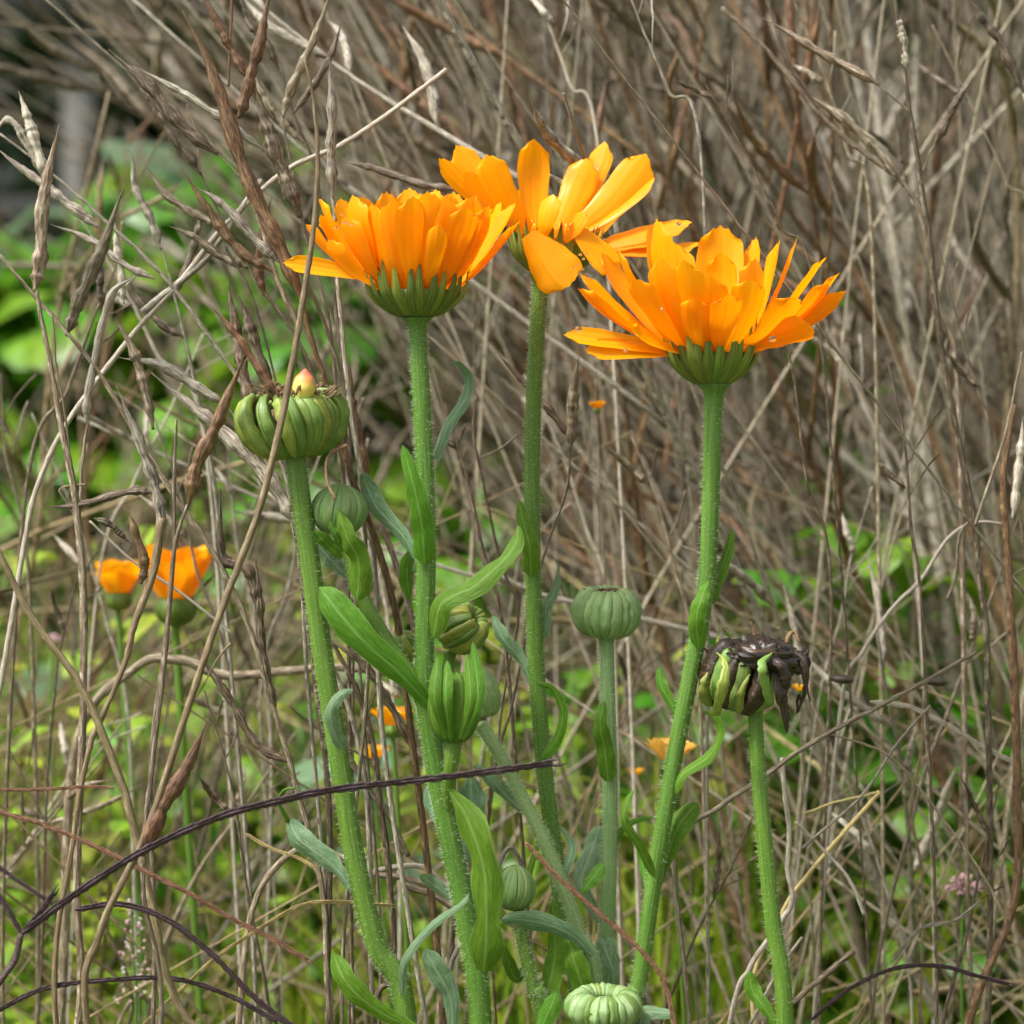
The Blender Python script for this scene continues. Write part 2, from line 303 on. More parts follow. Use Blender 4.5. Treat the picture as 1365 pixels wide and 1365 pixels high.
def flower_head(par, cx, cy, d, Rpx, hpx, petals, axis=(0, 0, 1), nb=26, rt=None, name='flower_head', rb=.74, blen=1.0):
    c = np.array(P(cx, cy, d)); r = S(Rpx, d); h = S(hpx, d); x, y, a = frame(axis)
    mb = MB()
    # receptacle cup
    prof = [(.16, -1), (.38, -.93), (.62, -.72), (.82, -.38), (.86, -.1), (.7, -.05), (.4, 0), (.02, 0)]
    th = np.linspace(0, 2 * math.pi, 28, endpoint=False)
    V = np.array([[c + (x * math.cos(t) + y * math.sin(t)) * q[0] * r + a * q[1] * h for t in th] for q in prof])
    mb.grid(V, np.stack(np.broadcast_arrays(th[None] / 6.3, np.linspace(0, 1, 8)[:, None]), -1).copy(), wrap=True)
    hd = obj(name, mb, M['bract'], par)
    # bracts
    for k in range(nb):
        t = 2 * math.pi * (k + rng.uniform(-.25, .25)) / nb; rad = x * math.cos(t) + y * math.sin(t); o = 1.0 + .03 * (k % 2)
        up = rng.uniform(.75, 1.15) * blen
        pts = [c + rad * r * .2 * o - a * h * .99, c + rad * r * .5 * o - a * h * .88, c + rad * r * .86 * o - a * h * .42, c + rad * r * 1.0 * o + a * h * .12, c + rad * r * (1.03 + rng.uniform(0, .10)) + a * h * (.35 + .85 * up)]
        bm_ = MB(); sd_ = -x * math.sin(t) + y * math.cos(t)
        blade(bm_, pts, 2 * math.pi * r / nb * 1.12, BRACT, side=sd_, cup=-.45, n=16, nu=5, twist=rng.uniform(-8, 8), fold=.0)
        obj('bract', bm_, M['bract'], hd)
    # disc florets inside
    db = MB()
    for k in range(90):
        t = rng.uniform(0, 6.28); q = math.sqrt(rng.uniform(0, 1)) * .75; b0 = c + (x * math.cos(t) + y * math.sin(t)) * r * q + a * h * .1
        tube(db, [b0, b0 + a * r * .16, b0 + a * r * rng.uniform(.25, .38) + rng.normal(0, r * .03, 3)], [r * .03, r * .035, r * .05], seg=5, n=4)
    obj('disc_florets', db, M['petal'], hd, kind='stuff')
    rt = rt or Rpx * 2.2
    for q in petals:
        tx, ty, w, f = q[:4]; opt = q[4] if len(q) > 4 else {}
        dx = (tx - cx); dd = opt.get('dd', f * math.sqrt(max(0, rt * rt - dx * dx)) * .8)
        tipp = np.array(P(tx, ty, d - S(dd, d)))        # f>0 in front
        v = tipp - c; lat = v - a * (v @ a); L2 = np.linalg.norm(lat); radl = lat / max(L2, 1e-6)
        if 'bx' in opt: b0 = np.array(P(opt['bx'], opt['by'], d - S(opt.get('bd', dd * .3), d)))
        else: b0 = c + radl * r * rb * min(1, .35 + L2 / (r * 1.6)) - a * h * .12
        L = np.linalg.norm(tipp - b0)
        outw = nrm(radl * .8 - a * .35)
        m1 = b0 + (tipp - b0) * .35 + outw * L * opt.get('bulge', .06); m2 = b0 + (tipp - b0) * .72 + outw * L * opt.get('bulge', .06) * .9 + a * L * opt.get('arch', .0)
        sdv = np.cross(a, radl)
        if abs(f) < .9 or opt.get('face'):             # turn petal broadside-ish by its own twist
            pass
        pm = MB()
        tw = opt.get('tw', rng.uniform(-14, 14))
        if opt.get('face'):
            blade(pm, [b0, m1, m2, tipp], S(w, d), PETAL, tw, .22, .03, n=15, nu=13, tip=True)
        else:
            blade(pm, [b0, m1, m2, tipp], S(w, d), PETAL, tw, -.28, .03, side=sdv, n=15, nu=13, tip=True, twist2=tw + rng.uniform(-22, 22))
        obj('petal', pm, M['petal'], hd)
    return hd
def seed_ring(par, cx, cy, d, Rpx, Hpx, n, m, axis=(0, 0, 1), name='seed_head', core='seed', curl=1.0, irregular=.0, fat=1.1, part='seed', phase=0, skew=0, top=.5, bowl=False):
    c = np.array(P(cx, cy, d)); r = S(Rpx, d); h = S(Hpx, d); x, y, a = frame(axis)
    mb = MB(); ellipsoid(mb, c - a * h * .05, r * .70, h * .36, a, lump=.03); hd = obj(name, mb, M[core], par)
    for k in range(n):
        t = 2 * math.pi * (k + phase + rng.uniform(-irregular, irregular)) / n
        o = 1 + rng.uniform(-irregular, irregular) * .5
        prof = [(.2, -.52), (.62, -.46), (.92, -.22), (1.0, .08), (.9, .36), (.66, .52 * o), (.4, (.5 - .12 * curl) * o + (top - .5))]
        if bowl: prof = [(.12, -.56), (.46, -.5), (.8, -.32), (1.0, -.04), (1.04, .2 * o), (.93, .42 * o), (.72 + rng.uniform(-.15, .1), .56 * o)]
        pts = []
        for i, (pr, pz) in enumerate(prof):
            tt = t + skew * (i / 6) ** 1.5
            pts.append(c + (x * math.cos(tt) + y * math.sin(tt)) * (r * 1.0 - math.pi * r / n * fat * .9) * pr * o + a * h * pz * (.98 - 1.2 * math.pi * r / n / h))
        rr = math.pi * r / n * fat * (1 + rng.uniform(-irregular, irregular) * .6)
        sm = MB(); tube(sm, [Vector(p) for p in pts], [rr * .35, rr * .8, rr * 1.0, rr * 1.0, rr * .95, rr * .8, rr * .35], seg=14, n=18, rib=.16, ribn=5, jit=.06)
        obj(part, sm, M[m if not isinstance(m, (list, tuple)) else m[k % len(m)]], hd)
    return hd
def bud(par, cx, cy, d, Rpx, Hpx, n, m, axis=(0, 0, 1), name='flower_bud', top=1.0, spread=0.1, skew=.25):
    c = np.array(P(cx, cy, d)); r = S(Rpx, d); h = S(Hpx, d); x, y, a = frame(axis)
    mb = MB(); ellipsoid(mb, c, r * .86, h * .44, a); hd = obj(name, mb, M[m], par)
    for k in range(n):
        t = 2 * math.pi * (k + rng.uniform(-.15, .15)) / n; pts = []
        for i, (pr, pz) in enumerate([(.15, -.5), (.6, -.43), (.94, -.2), (1.0, .05), (.8, .3), (.45, .46), (spread, .52 * top)]):
            tt = t + skew * (i / 6); pts.append(c + (x * math.cos(tt) + y * math.sin(tt)) * r * pr * (1 + .03 * (k % 2)) + a * h * pz)
        bm_ = MB(); blade(bm_, pts, 2 * math.pi * r / n * 1.5, BRACT, side=-x * math.sin(t) + y * math.cos(t), cup=-.45, n=16, nu=7)
        obj('bract', bm_, M[m], hd)
    return hd
def drop(x, y, d, rp, label, group=None):
    mb = MB(); ellipsoid(mb, P(x, y, d), S(rp, d), S(rp * .85, d), n=10, seg=14); 
    o = obj('water_drop', mb, M['water'], label=label, category='water drop')
    if group: o['group'] = group
CG = 'calendula stems in focus'
def calendula(label, gx, gy, d): 
    b = P(gx, gy, d); return thing('calendula', label, 'flower', (b.x, b.y, 0))
# --- flower one: cup shaped, left
t1 = calendula('tall calendula with upright cup-shaped orange flower, leftmost of the three big blooms', 640, 1365, 0)
stem_part(t1, [(556, 424), (560, 500), (566, 620), (568, 740), (566, 900), (578, 1010), (600, 1120), (622, 1230), (640, 1365)], 23, 35, 0)
F1 = [(455, 264, 44, -1), (482, 262, 46, -1), (515, 256, 46, -1), (545, 250, 48, -1), (575, 251, 46, -1), (605, 256, 46, -1), (640, 262, 46, -1), (668, 270, 44, -1),
      (378, 351, 24, .35, dict(tw=75, bx=500, by=372, bulge=-.04)), (405, 301, 40, -.5), (424, 264, 54, .3), (430, 285, 44, -.3), (688, 292, 48, .25), (678, 268, 48, -.2), (684, 300, 40, .7),
      (436, 320, 40, .95, dict(bulge=.1)), (462, 262, 50, .8), (530, 266, 52, .85), (497, 272, 46, .75), (570, 256, 54, .9), (603, 262, 48, .75), (636, 262, 56, .9), (584, 300, 26, 1.08), (657, 276, 54, .85), (550, 262, 44, 1.0), (516, 274, 46, .9), (622, 276, 46, 1.0), (458, 290, 44, .9), (590, 262, 46, .95)]
flower_head(t1, 556, 384, 0, 68, 40, F1, rt=135, rb=.76)
leaf_part(t1, [(566, 752, -.004), (562, 700, -.008), (552, 650, -.010), (536, 592, -.009)], 40, 0, 'leaf', CLASP, twist=12, cup=.35)
leaf_part(t1, [(556, 748, .002), (535, 712, .003), (505, 680, .006), (490, 650, .008), (484, 630, .006)], 34, 0, 'leaf_grey', LEAF, twist=25)
leaf_part(t1, [(558, 720, .003), (543, 755, .004), (546, 800, .006)], 26, 0, 'leaf', LEAF, twist=30)
leaf_part(t1, [(578, 850, -.003), (588, 805, -.005), (630, 782, -.006), (668, 750, -.006), (688, 722, -.004), (690, 700, -.002)], 36, 0, 'leaf', CLASP, twist=35)
leaf_part(t1, [(580, 612, .003), (598, 565, .006), (618, 535, .009), (624, 505, .01), (612, 486, .006), (600, 486, .002)], 20, 0, 'leaf_grey', BLADE, twist=30)
stem_part(t1, [(462, 722), (480, 790), (515, 855), (555, 915), (585, 990, .002)], 20, 26, 0, ground=False, name='branch', dens=8000)
bud(t1, 452, 680, .003, 37, 68, 20, 'bract_pale', skew=.5)
leaf_part(t1, [(476, 800, -.006), (478, 750, -.009), (462, 715, -.011), (450, 678, -.010)], 38, 0, 'leaf', CLASP, twist=25, cup=.4)
leaf_part(t1, [(455, 745, .001), (435, 725, -.003), (418, 708, -.004)], 24, 0, 'leaf', LEAF, twist=30)
leaf_part(t1, [(466, 770, .008), (440, 745, .01), (420, 720, .012)], 34, 0, 'leaf_grey', LEAF, twist=20)
leaf_part(t1, [(458, 735, -.006), (447, 712, -.008), (438, 692, -.008)], 16, 0, 'leaf', BLADE, twist=20)
leaf_part(t1, [(572, 940, -.003), (535, 900, -.006), (480, 850, -.008), (445, 808, -.007), (425, 782, -.004)], 58, 0, 'leaf', LEAF, twist=15, wavy=.07)
# pointed bud standing against the stem
stem_part(t1, [(606, 985, -.007), (600, 1030, -.006), (598, 1080, -.001)], 22, 18, 0, ground=False, name='branch', dens=6000)
bud(t1, 606, 942, -.008, 35, 98, 14, 'leaf', top=.75, spread=.35, skew=.1)
for (a, b) in ((.0, (584, 875)), (1, (630, 855)), (2, (596, 880)), (3, (622, 872))):
    leaf_part(t1, [(604 + (b[0] - 604) * .5, 985, -.013), ((604 + (b[0] - 604) * 1.25), 930, -.017), b + (-.014,)], 22, 0, 'leaf', LEAF, twist=20, cup=.4, name='bract', wavy=.02)
sh = seed_ring(t1, 614, 838, .018, 34, 56, 14, ('seed_yellow', 'seed'), axis=(.75, -.35, .6), core='dead_brown', fat=1.25, irregular=.15, skew=.5)
seed_ring(t1, 540, 862, .02, 20, 36, 10, ('seed_yellow', 'seed'), axis=(-.3, -.2, .8), core='dead_brown', fat=1.2, irregular=.15)
stem_part(t1, [(600, 870, .02), (590, 960, .02), (592, 1080, .008), (604, 1140, .002)], 16, 20, 0, ground=False, name='branch', hair=False)
stem_part(t1, [(543, 880, .02), (552, 930, .015), (575, 1000, .004)], 14, 16, 0, ground=False, name='branch', hair=False)
leaf_part(t1, [(645, 1295, -.008), (648, 1240, -.013), (645, 1160, -.015), (622, 1090, -.014), (596, 1050, -.010)], 58, 0, 'leaf', [(0, .6), (.1, .95), (.22, 1.1), (.32, .8), (.5, .95), (.68, 1), (.85, .6), (.95, .3), (1, .03)], twist=14, twist2=38, wavy=.20)
leaf_part(t1, [(632, 1215, .003), (600, 1195, .006), (572, 1175, .006), (562, 1165, .004)], 22, 0, 'leaf_grey', LEAF, twist=25)
leaf_part(t1, [(600, 1118, .004), (578, 1080, .008), (572, 1045, .01)], 32, 0, 'leaf_grey', SPOON, twist=25)
leaf_part(t1, [(612, 1160, .012), (625, 1090, .016), (628, 1035, .018)], 56, 0, 'leaf_grey', LEAF, twist=15)
# --- left seed head
t2 = calendula('stout calendula stem topped by a green seed head with a yellow-red bud tip', 540, 1365, 0)
stem_part(t2, [(393, 596), (400, 660), (412, 740), (428, 860), (450, 1000), (474, 1150), (502, 1260), (542, 1365)], 27, 32, .0, dens=16000)
s2 = seed_ring(t2, 388, 566, 0, 70, 84, 25, ('seed', 'seed', 'seed', 'seed_yellow'), axis=(-.10, -.02, 1), core='dead_brown', irregular=.3, fat=1.12, skew=-.35, bowl=True)
db = MB()
for k in range(150):
    a = rng.uniform(0, 6.28); q = rng.uniform(5, 58); bx, by, bz = 392 + q * math.cos(a), 524 + q * .1 + rng.uniform(-4, 6), S(q * math.sin(a))
    tube(db, px([(bx, by, bz), (bx + rng.uniform(-9, 12), by - rng.uniform(4, 14), bz), (bx + rng.uniform(-16, 26), by + rng.uniform(-14, 12), bz)], 0), [S(3) / 2, S(5) / 2, S(1.5) / 2], seg=5, n=8, flat=.4)
obj('withered_florets', db, M['dead_brown'], s2, kind='stuff')
em = MB(); tube(em, px([(404, 534, -.008), (405, 518, -.008), (406, 504, -.008), (407, 492, -.008)], 0), [S(22) / 2, S(32) / 2, S(26) / 2, S(3) / 2], seg=12, n=12)
o = obj('yellow_bud', em, M['bud_red'], s2); 
for pts in ([(455, 592, .004), (448, 600, -.004), (436, 612, -.008), (436, 640, -.01), (447, 666, -.012)], [(462, 594, -.006), (452, 598, -.006), (443, 604, -.006)]):
    mb = MB(); tube(mb, px(pts, 0), [S(7) / 2, S(4) / 2, S(5) / 2], seg=6); obj('withered_floret', mb, M['dead_brown'], s2)
leaf_part(t2, [(458, 1000, -.006), (444, 975, -.009), (440, 945, -.011), (455, 925, -.012), (470, 918, -.01)], 24, 0, 'leaf_grey', CLASP, twist=30, cup=.5)
leaf_part(t2, [(470, 1185, -.001), (440, 1150, .0), (400, 1120, .002), (383, 1090, .004)], 40, 0, 'leaf_grey', LEAF, twist=30)
mb = MB(); tube(mb, px([(384, 1095, .004), (372, 1070, .002), (378, 1054, 0), (394, 1050, -.002)], 0), [S(7) / 2, S(4) / 2, S(3) / 2], seg=6); obj('leaf_tip', mb, M['leaf'], t2)
leaf_part(t2, [(560, 1375, -.004), (500, 1345, -.006), (462, 1310, -.007), (442, 1268, -.004)], 40, 0, 'leaf', LEAF, twist=22)
leaf_part(t2, [(535, 1325, -.004), (540, 1280, -.008), (575, 1235, -.011), (615, 1205, -.013), (626, 1190, -.012)], 15, 0, 'leaf_grey', BLADE, twist=25)
leaf_part(t2, [(604, 1390, -.002), (600, 1330, -.003), (582, 1295, -.004), (566, 1264, -.004)], 40, 0, 'leaf_grey', LEAF, twist=15)
# --- flower two: open, middle rear
D3 = .03
t3 = calendula('calendula with widely opened orange flower, the middle and highest bloom', 770, 1365, D3)
stem_part(t3, [(722, 366), (716, 440), (711, 540), (709, 680), (713, 850), (723, 1000), (736, 1110), (752, 1230), (772, 1365)], 21, 26, D3, m='stem')
F2 = [(586, 211, 30, -.3, dict(face=1, tw=30, bx=694, by=306)), (608, 194, 38, -.5, dict(face=1, tw=10, bx=700, by=302)), (648, 207, 42, .5, dict(face=1, tw=15, bx=706, by=308)), (622, 228, 34, .2, dict(face=1, tw=30, bx=694, by=308)),
      (707, 187, 48, -1, dict(dd=-85, tw=0)), (806, 188, 34, -.8, dict(face=1, tw=25, bx=752, by=308)), (782, 210, 44, -.5, dict(face=1, tw=10, bx=738, by=312)), (862, 206, 50, -.3, dict(face=1, tw=12, bx=752, by=318)), (872, 236, 18, .1, dict(face=1, tw=55, bx=760, by=318)),
      (826, 262, 26, -.9, dict(face=1, tw=40)), (765, 250, 26, -1), (730, 262, 26, -.9), (694, 252, 28, -.9),
      (922, 298, 34, -.2, dict(tw=50, bulge=-.04, face=1)), (933, 322, 24, .2, dict(tw=55, face=1)), (905, 330, 30, .4, dict(tw=50, bulge=-.04, face=1)), (890, 306, 38, .1, dict(tw=45, bulge=-.04, face=1)),
      (736, 258, 30, .9, dict(dd=75, bx=722, by=318, bd=66, bulge=.15, face=1, tw=30)), (758, 380, 62, 1, dict(dd=92, bx=704, by=312, bd=72, bulge=-.02, face=1, tw=5)), (826, 362, 38, 1, dict(dd=72, bx=762, by=298, bd=66, bulge=-.02, face=1, tw=25)), (778, 282, 24, .8, dict(dd=70, bx=752, by=322, bd=62, face=1, tw=40))]
flower_head(t3, 738, 326, D3, 62, 42, F2, axis=(.10, -.06, 1), rt=150, blen=.45)
leaf_part(t3, [(708, 770, -.004), (706, 730, -.008), (696, 690, -.008), (692, 668, -.007)], 30, D3, 'leaf', CLASP, twist=10, cup=.4)
leaf_part(t3, [(714, 925, -.001), (696, 882, 0), (670, 850, 0), (656, 820, .002)], 24, D3, 'leaf_grey', LEAF, twist=25)
leaf_part(t3, [(726, 850, .001), (728, 810, .002), (740, 785, .002), (745, 750, .002)], 20, D3, 'leaf_grey', BLADE, twist=30)
leaf_part(t3, [(722, 1010, -.004), (742, 985, -.007), (750, 950, -.009), (738, 920, -.009), (716, 911, -.008)], 18, D3, 'leaf', CLASP, twist=35)
# --- flower three, right
t4 = calendula('calendula with large spreading orange flower, rightmost of the three big blooms', 845, 1365, 0)
stem_part(t4, [(952, 512), (949, 600), (946, 700), (940, 790), (920, 900), (897, 1020), (874, 1160), (852, 1310), (846, 1365)], 25, 24, 0, dens=12000)
F3 = [(752, 446, 26, .45, dict(tw=65, bulge=-.03)), (780, 468, 30, .75, dict(tw=60, bulge=-.05)), (767, 388, 62, .62), (774, 364, 36, .2, dict(tw=30)), (800, 338, 44, -.2), (822, 330, 48, .35), (845, 372, 44, .9), (868, 293, 62, .75, dict(dd=75)), (868, 300, 48, -.7),
      (900, 322, 50, -.8), (915, 345, 46, .95), (960, 303, 62, -.9, dict(tw=0)), (962, 336, 42, -.45, dict(tw=0)), (1008, 317, 30, -.9), (1033, 320, 54, -.3, dict(tw=10)), (1060, 314, 26, -.6, dict(tw=50)), (1090, 338, 52, -.3), (1118, 364, 52, .1), (1127, 388, 34, .1, dict(tw=45)), (1108, 380, 44, .5), (1084, 440, 56, .75, dict(tw=20, bulge=-.03)), (1062, 395, 60, .85), (1010, 345, 50, .5), (925, 398, 46, 1.0, dict(dd=110)), (880, 345, 50, .8), (985, 370, 44, -.7), (838, 440, 36, .8, dict(tw=35)), (995, 400, 44, .2), (972, 392, 42, 1.0), (1002, 372, 44, .9), (945, 368, 46, .9)]
flower_head(t4, 950, 466, 0, 63, 48, F3, rt=168, rb=.76, blen=.8)
leaf_part(t4, [(932, 865, -.004), (928, 825, -.008), (936, 795, -.008), (944, 774, -.006)], 30, 0, 'leaf', CLASP, twist=10, cup=.4)
leaf_part(t4, [(944, 805, .001), (958, 765, .002), (970, 735, .002), (976, 706, .001)], 24, 0, 'leaf', CLASP, twist=30)
leaf_part(t4, [(906, 975, .001), (898, 945, .001), (882, 915, .002), (878, 888, .003)], 20, 0, 'leaf', LEAF, twist=30)
leaf_part(t4, [(894, 1060, -.001), (912, 1030, -.003), (945, 1008, -.004), (960, 975, -.005), (950, 954, -.005), (937, 950, -.004)], 18, 0, 'leaf', CLASP, twist=35)
leaf_part(t4, [(868, 1195, .002), (888, 1145, .003), (905, 1100, .003), (930, 1070, .004)], 42, 0, 'leaf', SPOON, twist=20)
leaf_part(t4, [(872, 1170, -.004), (852, 1128, -.008), (832, 1095, -.01), (836, 1068, -.01), (846, 1052, -.009)], 16, 0, 'leaf', CLASP, twist=30)
leaf_part(t4, [(862, 1185, .002), (856, 1150, .004), (852, 1125, .004)], 18, 0, 'leaf', LEAF, twist=30)
# --- small green globe
D5 = .035
t5 = calendula('pale green button-shaped seed head on a slender pale stem right of centre', 805, 1365, D5)
stem_part(t5, [(808, 845), (810, 930), (813, 1050), (811, 1180), (806, 1300), (805, 1365)], 20, 26, D5, m='stem_pale')
seed_ring(t5, 809, 818, D5, 45, 60, 19, 'seed_pale', axis=(.05, -.12, 1), core='seed_pale', fat=1.35, irregular=.08, curl=1.4, skew=.12, top=.42)
mb = MB()
for k in range(10): tube(mb, px([(800 + rng.uniform(-22, 22), 790, rng.uniform(-.003, .003)), (800 + rng.uniform(-26, 26), 784, rng.uniform(-.003, .003))], D5), [S(4) / 2, S(2) / 2], seg=4, n=3)
obj('withered_florets', mb, M['dead_brown'], t5, kind='stuff')
leaf_part(t5, [(811, 1042, -.004), (806, 1000, -.006), (800, 965, -.008), (805, 933, -.007)], 32, D5, 'leaf', CLASP, twist=10, cup=.35)
leaf_part(t5, [(818, 1130, .002), (830, 1105, .002), (850, 1093, .003), (882, 1088, .004)], 12, D5, 'leaf', BLADE, twist=20)
leaf_part(t5, [(812, 1335, -.004), (818, 1300, -.008), (808, 1268, -.008), (802, 1248, -.007)], 42, D5, 'leaf_grey', SPOON, twist=10)
leaf_part(t5, [(800, 1230, .006), (775, 1180, .008), (790, 1130, .01), (800, 1100, .01)], 40, D5, 'leaf_grey', LEAF, twist=25)
# --- blackened head
t6 = calendula('calendula stem with blackened rotting seed head drooping to the right', 1046, 1365, 0)
stem_part(t6, [(1006, 940), (1010, 1020), (1018, 1110), (1030, 1230), (1046, 1365)], 20, 27, 0, dens=8000)
s6 = seed_ring(t6, 985, 905, 0, 50, 88, 13, ('seed', 'dead', 'seed', 'dead'), axis=(.28, -.1, 1), core='dead', fat=1.1, irregular=.45, curl=.9)
mb = MB(); ellipsoid(mb, P(1018, 876, 0), S(54), S(25), (.16, 0, 1), n=22, seg=34, lump=.10); obj('withered_mass', mb, M['dead'], s6)
for k in range(120):
    a = rng.uniform(0, 6.28); q = rng.uniform(0, 1) ** .6
    bx = 1015 + 52 * q * math.cos(a); bz = S(38 * q * math.sin(a)); by = 868 + 10 * q * q + rng.uniform(-6, 8)
    mb = MB(); r_ = rng.uniform(3.5, 8)
    tube(mb, px([(bx, by + 20, bz), (bx + rng.uniform(-8, 8), by, bz), (bx + (bx - 1010) * .15 + rng.uniform(-9, 9), by - rng.uniform(2, 13), bz * 1.2), (bx + (bx - 1005) * .2 + rng.uniform(-10, 10), by + rng.uniform(-6, 12), bz * 1.35)], 0), [S(r_) / 2, S(r_ * 1.2) / 2, S(r_) / 2, S(2) / 2], seg=7, n=9, rib=.15, ribn=3, jit=.12, flat=.6)
    obj('withered_floret', mb, M['dead' if k % 5 else 'dead_brown'], s6)
for pts, w, m in (([(1050, 862, -.003), (1070, 880, -.005), (1073, 915, -.005), (1066, 950, -.004)], 14, 'dead'), ([(1060, 870, 0), (1078, 880, 0), (1076, 910, 0), (1080, 935, 0)], 8, 'dead'), ([(1035, 895, -.008), (1042, 930, -.009), (1048, 960, -.008), (1052, 975, -.007)], 16, 'dead'), ([(1020, 880, -.008), (1040, 885, -.011), (1050, 910, -.011), (1042, 935, -.01)], 18, 'dead'),
                  ([(1068, 935, -.003), (1063, 925, -.004), (1062, 950, -.003)], 6, 'dead'), ([(1004, 875, 0), (1005, 850, .001), (1002, 828, .001)], 7, 'dead_brown'), ([(1040, 870, 0), (1050, 850, 0), (1058, 842, .001), (1066, 855, 0)], 8, 'dead_brown'), ([(960, 870, 0), (958, 855, 0), (960, 838, .002)], 10, 'seed_yellow'), ([(975, 868, .003), (972, 852, .004), (968, 840, .004)], 9, 'seed_yellow'), ([(950, 880, 0), (945, 868, 0), (938, 862, 0)], 8, 'dead_brown'),
                  ([(1028, 940, -.009), (1020, 905, -.013), (1018, 885, -.013), (1030, 870, -.011)], 20, 'seed'), ([(958, 950, -.009), (964, 920, -.014), (966, 890, -.013), (955, 870, -.008)], 24, 'seed_yellow'), ([(985, 950, -.008), (990, 925, -.013), (1000, 900, -.012)], 14, 'seed_yellow'), ([(944, 940, -.003), (938, 915, -.006), (945, 895, -.006)], 20, 'seed_yellow')):
    mb = MB(); tube(mb, px(pts, 0), [S(w * .5) / 2, S(w * .8) / 2, S(w * .55) / 2, S(2) / 2], seg=12, rib=.2, ribn=4, n=18, jit=.12, wave=S(1.2), flat=.7); obj('withered_floret' if m[:4] == 'dead' else 'seed', mb, M[m], s6)
leaf_part(t6, [(1042, 1380, .003), (1020, 1345, .004), (1002, 1318, .006), (1000, 1294, .006)], 28, 0, 'leaf', LEAF, twist=20)
# --- small side heads behind
D7 = .015
t7 = calendula('slanting calendula stem with small half-hidden green seed head behind the pointed bud', 812, 1320, D7)
stem_part(t7, [(640, 965), (668, 1010), (705, 1080), (738, 1150), (770, 1240), (795, 1330)], 17, 22, D7, m='stem_pale', lean=(.005, .02))
seed_ring(t7, 640, 925, D7 + .002, 24, 62, 10, 'seed_pale', axis=(-.3, -.1, 1), fat=1.3, irregular=.1)
leaf_part(t7, [(700, 1085, .003), (680, 1065, .004), (655, 1040, .004), (632, 1020, .006)], 26, D7, 'leaf_grey', LEAF, twist=30)
leaf_part(t7, [(790, 1275, -.005), (760, 1245, -.007), (710, 1228, -.008), (668, 1226, -.01)], 34, D7, 'leaf_grey', LEAF, twist=25)
leaf_part(t7, [(782, 1330, -.003), (768, 1290, -.005), (760, 1260, -.004), (752, 1240, -.002)], 40, D7, 'leaf', CLASP, twist=20)
leaf_part(t7, [(775, 1190, .004), (790, 1170, .005), (805, 1150, .006)], 26, D7, 'leaf', LEAF, twist=30)
leaf_part(t7, [(748, 1175, .003), (762, 1130, .006), (745, 1100, .008)], 16, D7, 'leaf_grey', BLADE, twist=20)
t8 = calendula('closed round green calendula bud low beside the big wavy leaf', 720, 1365, .01)
stem_part(t8, [(690, 1205), (698, 1260), (712, 1320), (722, 1365)], 16, 22, .01, lean=(.01, 0))
bud(t8, 686, 1184, .01, 27, 60, 16, 'bract_pale', skew=.5)
leaf_part(t8, [(722, 1350, .002), (735, 1300, .003), (740, 1260, .003), (736, 1200, .004)], 38, .01, 'leaf', CLASP, twist=20)
leaf_part(t8, [(700, 1285, .004), (690, 1305, .004), (680, 1290, .002), (672, 1262, 0)], 24, .01, 'leaf', LEAF, twist=20)
leaf_part(t8, [(718, 1400, -.004), (722, 1370, -.006), (735, 1340, -.007), (742, 1320, -.006)], 34, .01, 'leaf', LEAF, twist=20)
leaf_part(t8, [(700, 1180, .006), (712, 1140, .008), (728, 1090, .009)], 12, .01, 'leaf', BLADE, twist=20)
t9 = calendula('flattened ribbed pale seed head at the bottom edge, cut by the frame', 805, 1400, -.01)
stem_part(t9, [(806, 1372), (806, 1400)], 24, 26, -.01, m='stem_pale')
seed_ring(t9, 805, 1344, -.01, 52, 44, 24, ('seed_pale', 'seed', 'seed_pale'), axis=(0, -.12, 1), fat=1.25, irregular=.06, curl=1.3, core='seed_pale')
leaf_part(t9, [(825, 1400, .002), (850, 1380, .004), (860, 1350, .006), (900, 1352, .006)], 30, -.01, 'leaf_grey', LEAF, twist=30)
# droplets
for x, y, r_, lb, g in ((771, 438, 5, 'oval water drop on the low left petal of the right flower', None), (833, 467, 3.4, 'tiny water drop hanging under the lowest petal of the right flower', None), (882, 412, 2.5, 'bright speck of water in the middle of the right flower', None),
                        (1030, 452, 5, 'round water drop on the lower right petal of the right flower', None), (905, 298, 3.5, 'water drop at the tip of the middle flower right petal', None)):
    drop(x, y, -.029 if 760 < x < 890 else (-.027 if x > 1000 else .01), r_, lb, g)
for (cx, cy, n, d0, lb) in ((458, 296, 7, -.024, 'tiny bead of water on the petals of the left cup-shaped flower'), (776, 352, 8, .006, 'tiny bead of water on the drooping petals of the middle flower')):
    for k in range(n): drop(cx + rng.uniform(-12, 12), cy + rng.uniform(-14, 14), d0, rng.uniform(1.5, 2.6), lb, lb.replace('tiny bead', 'beads'))
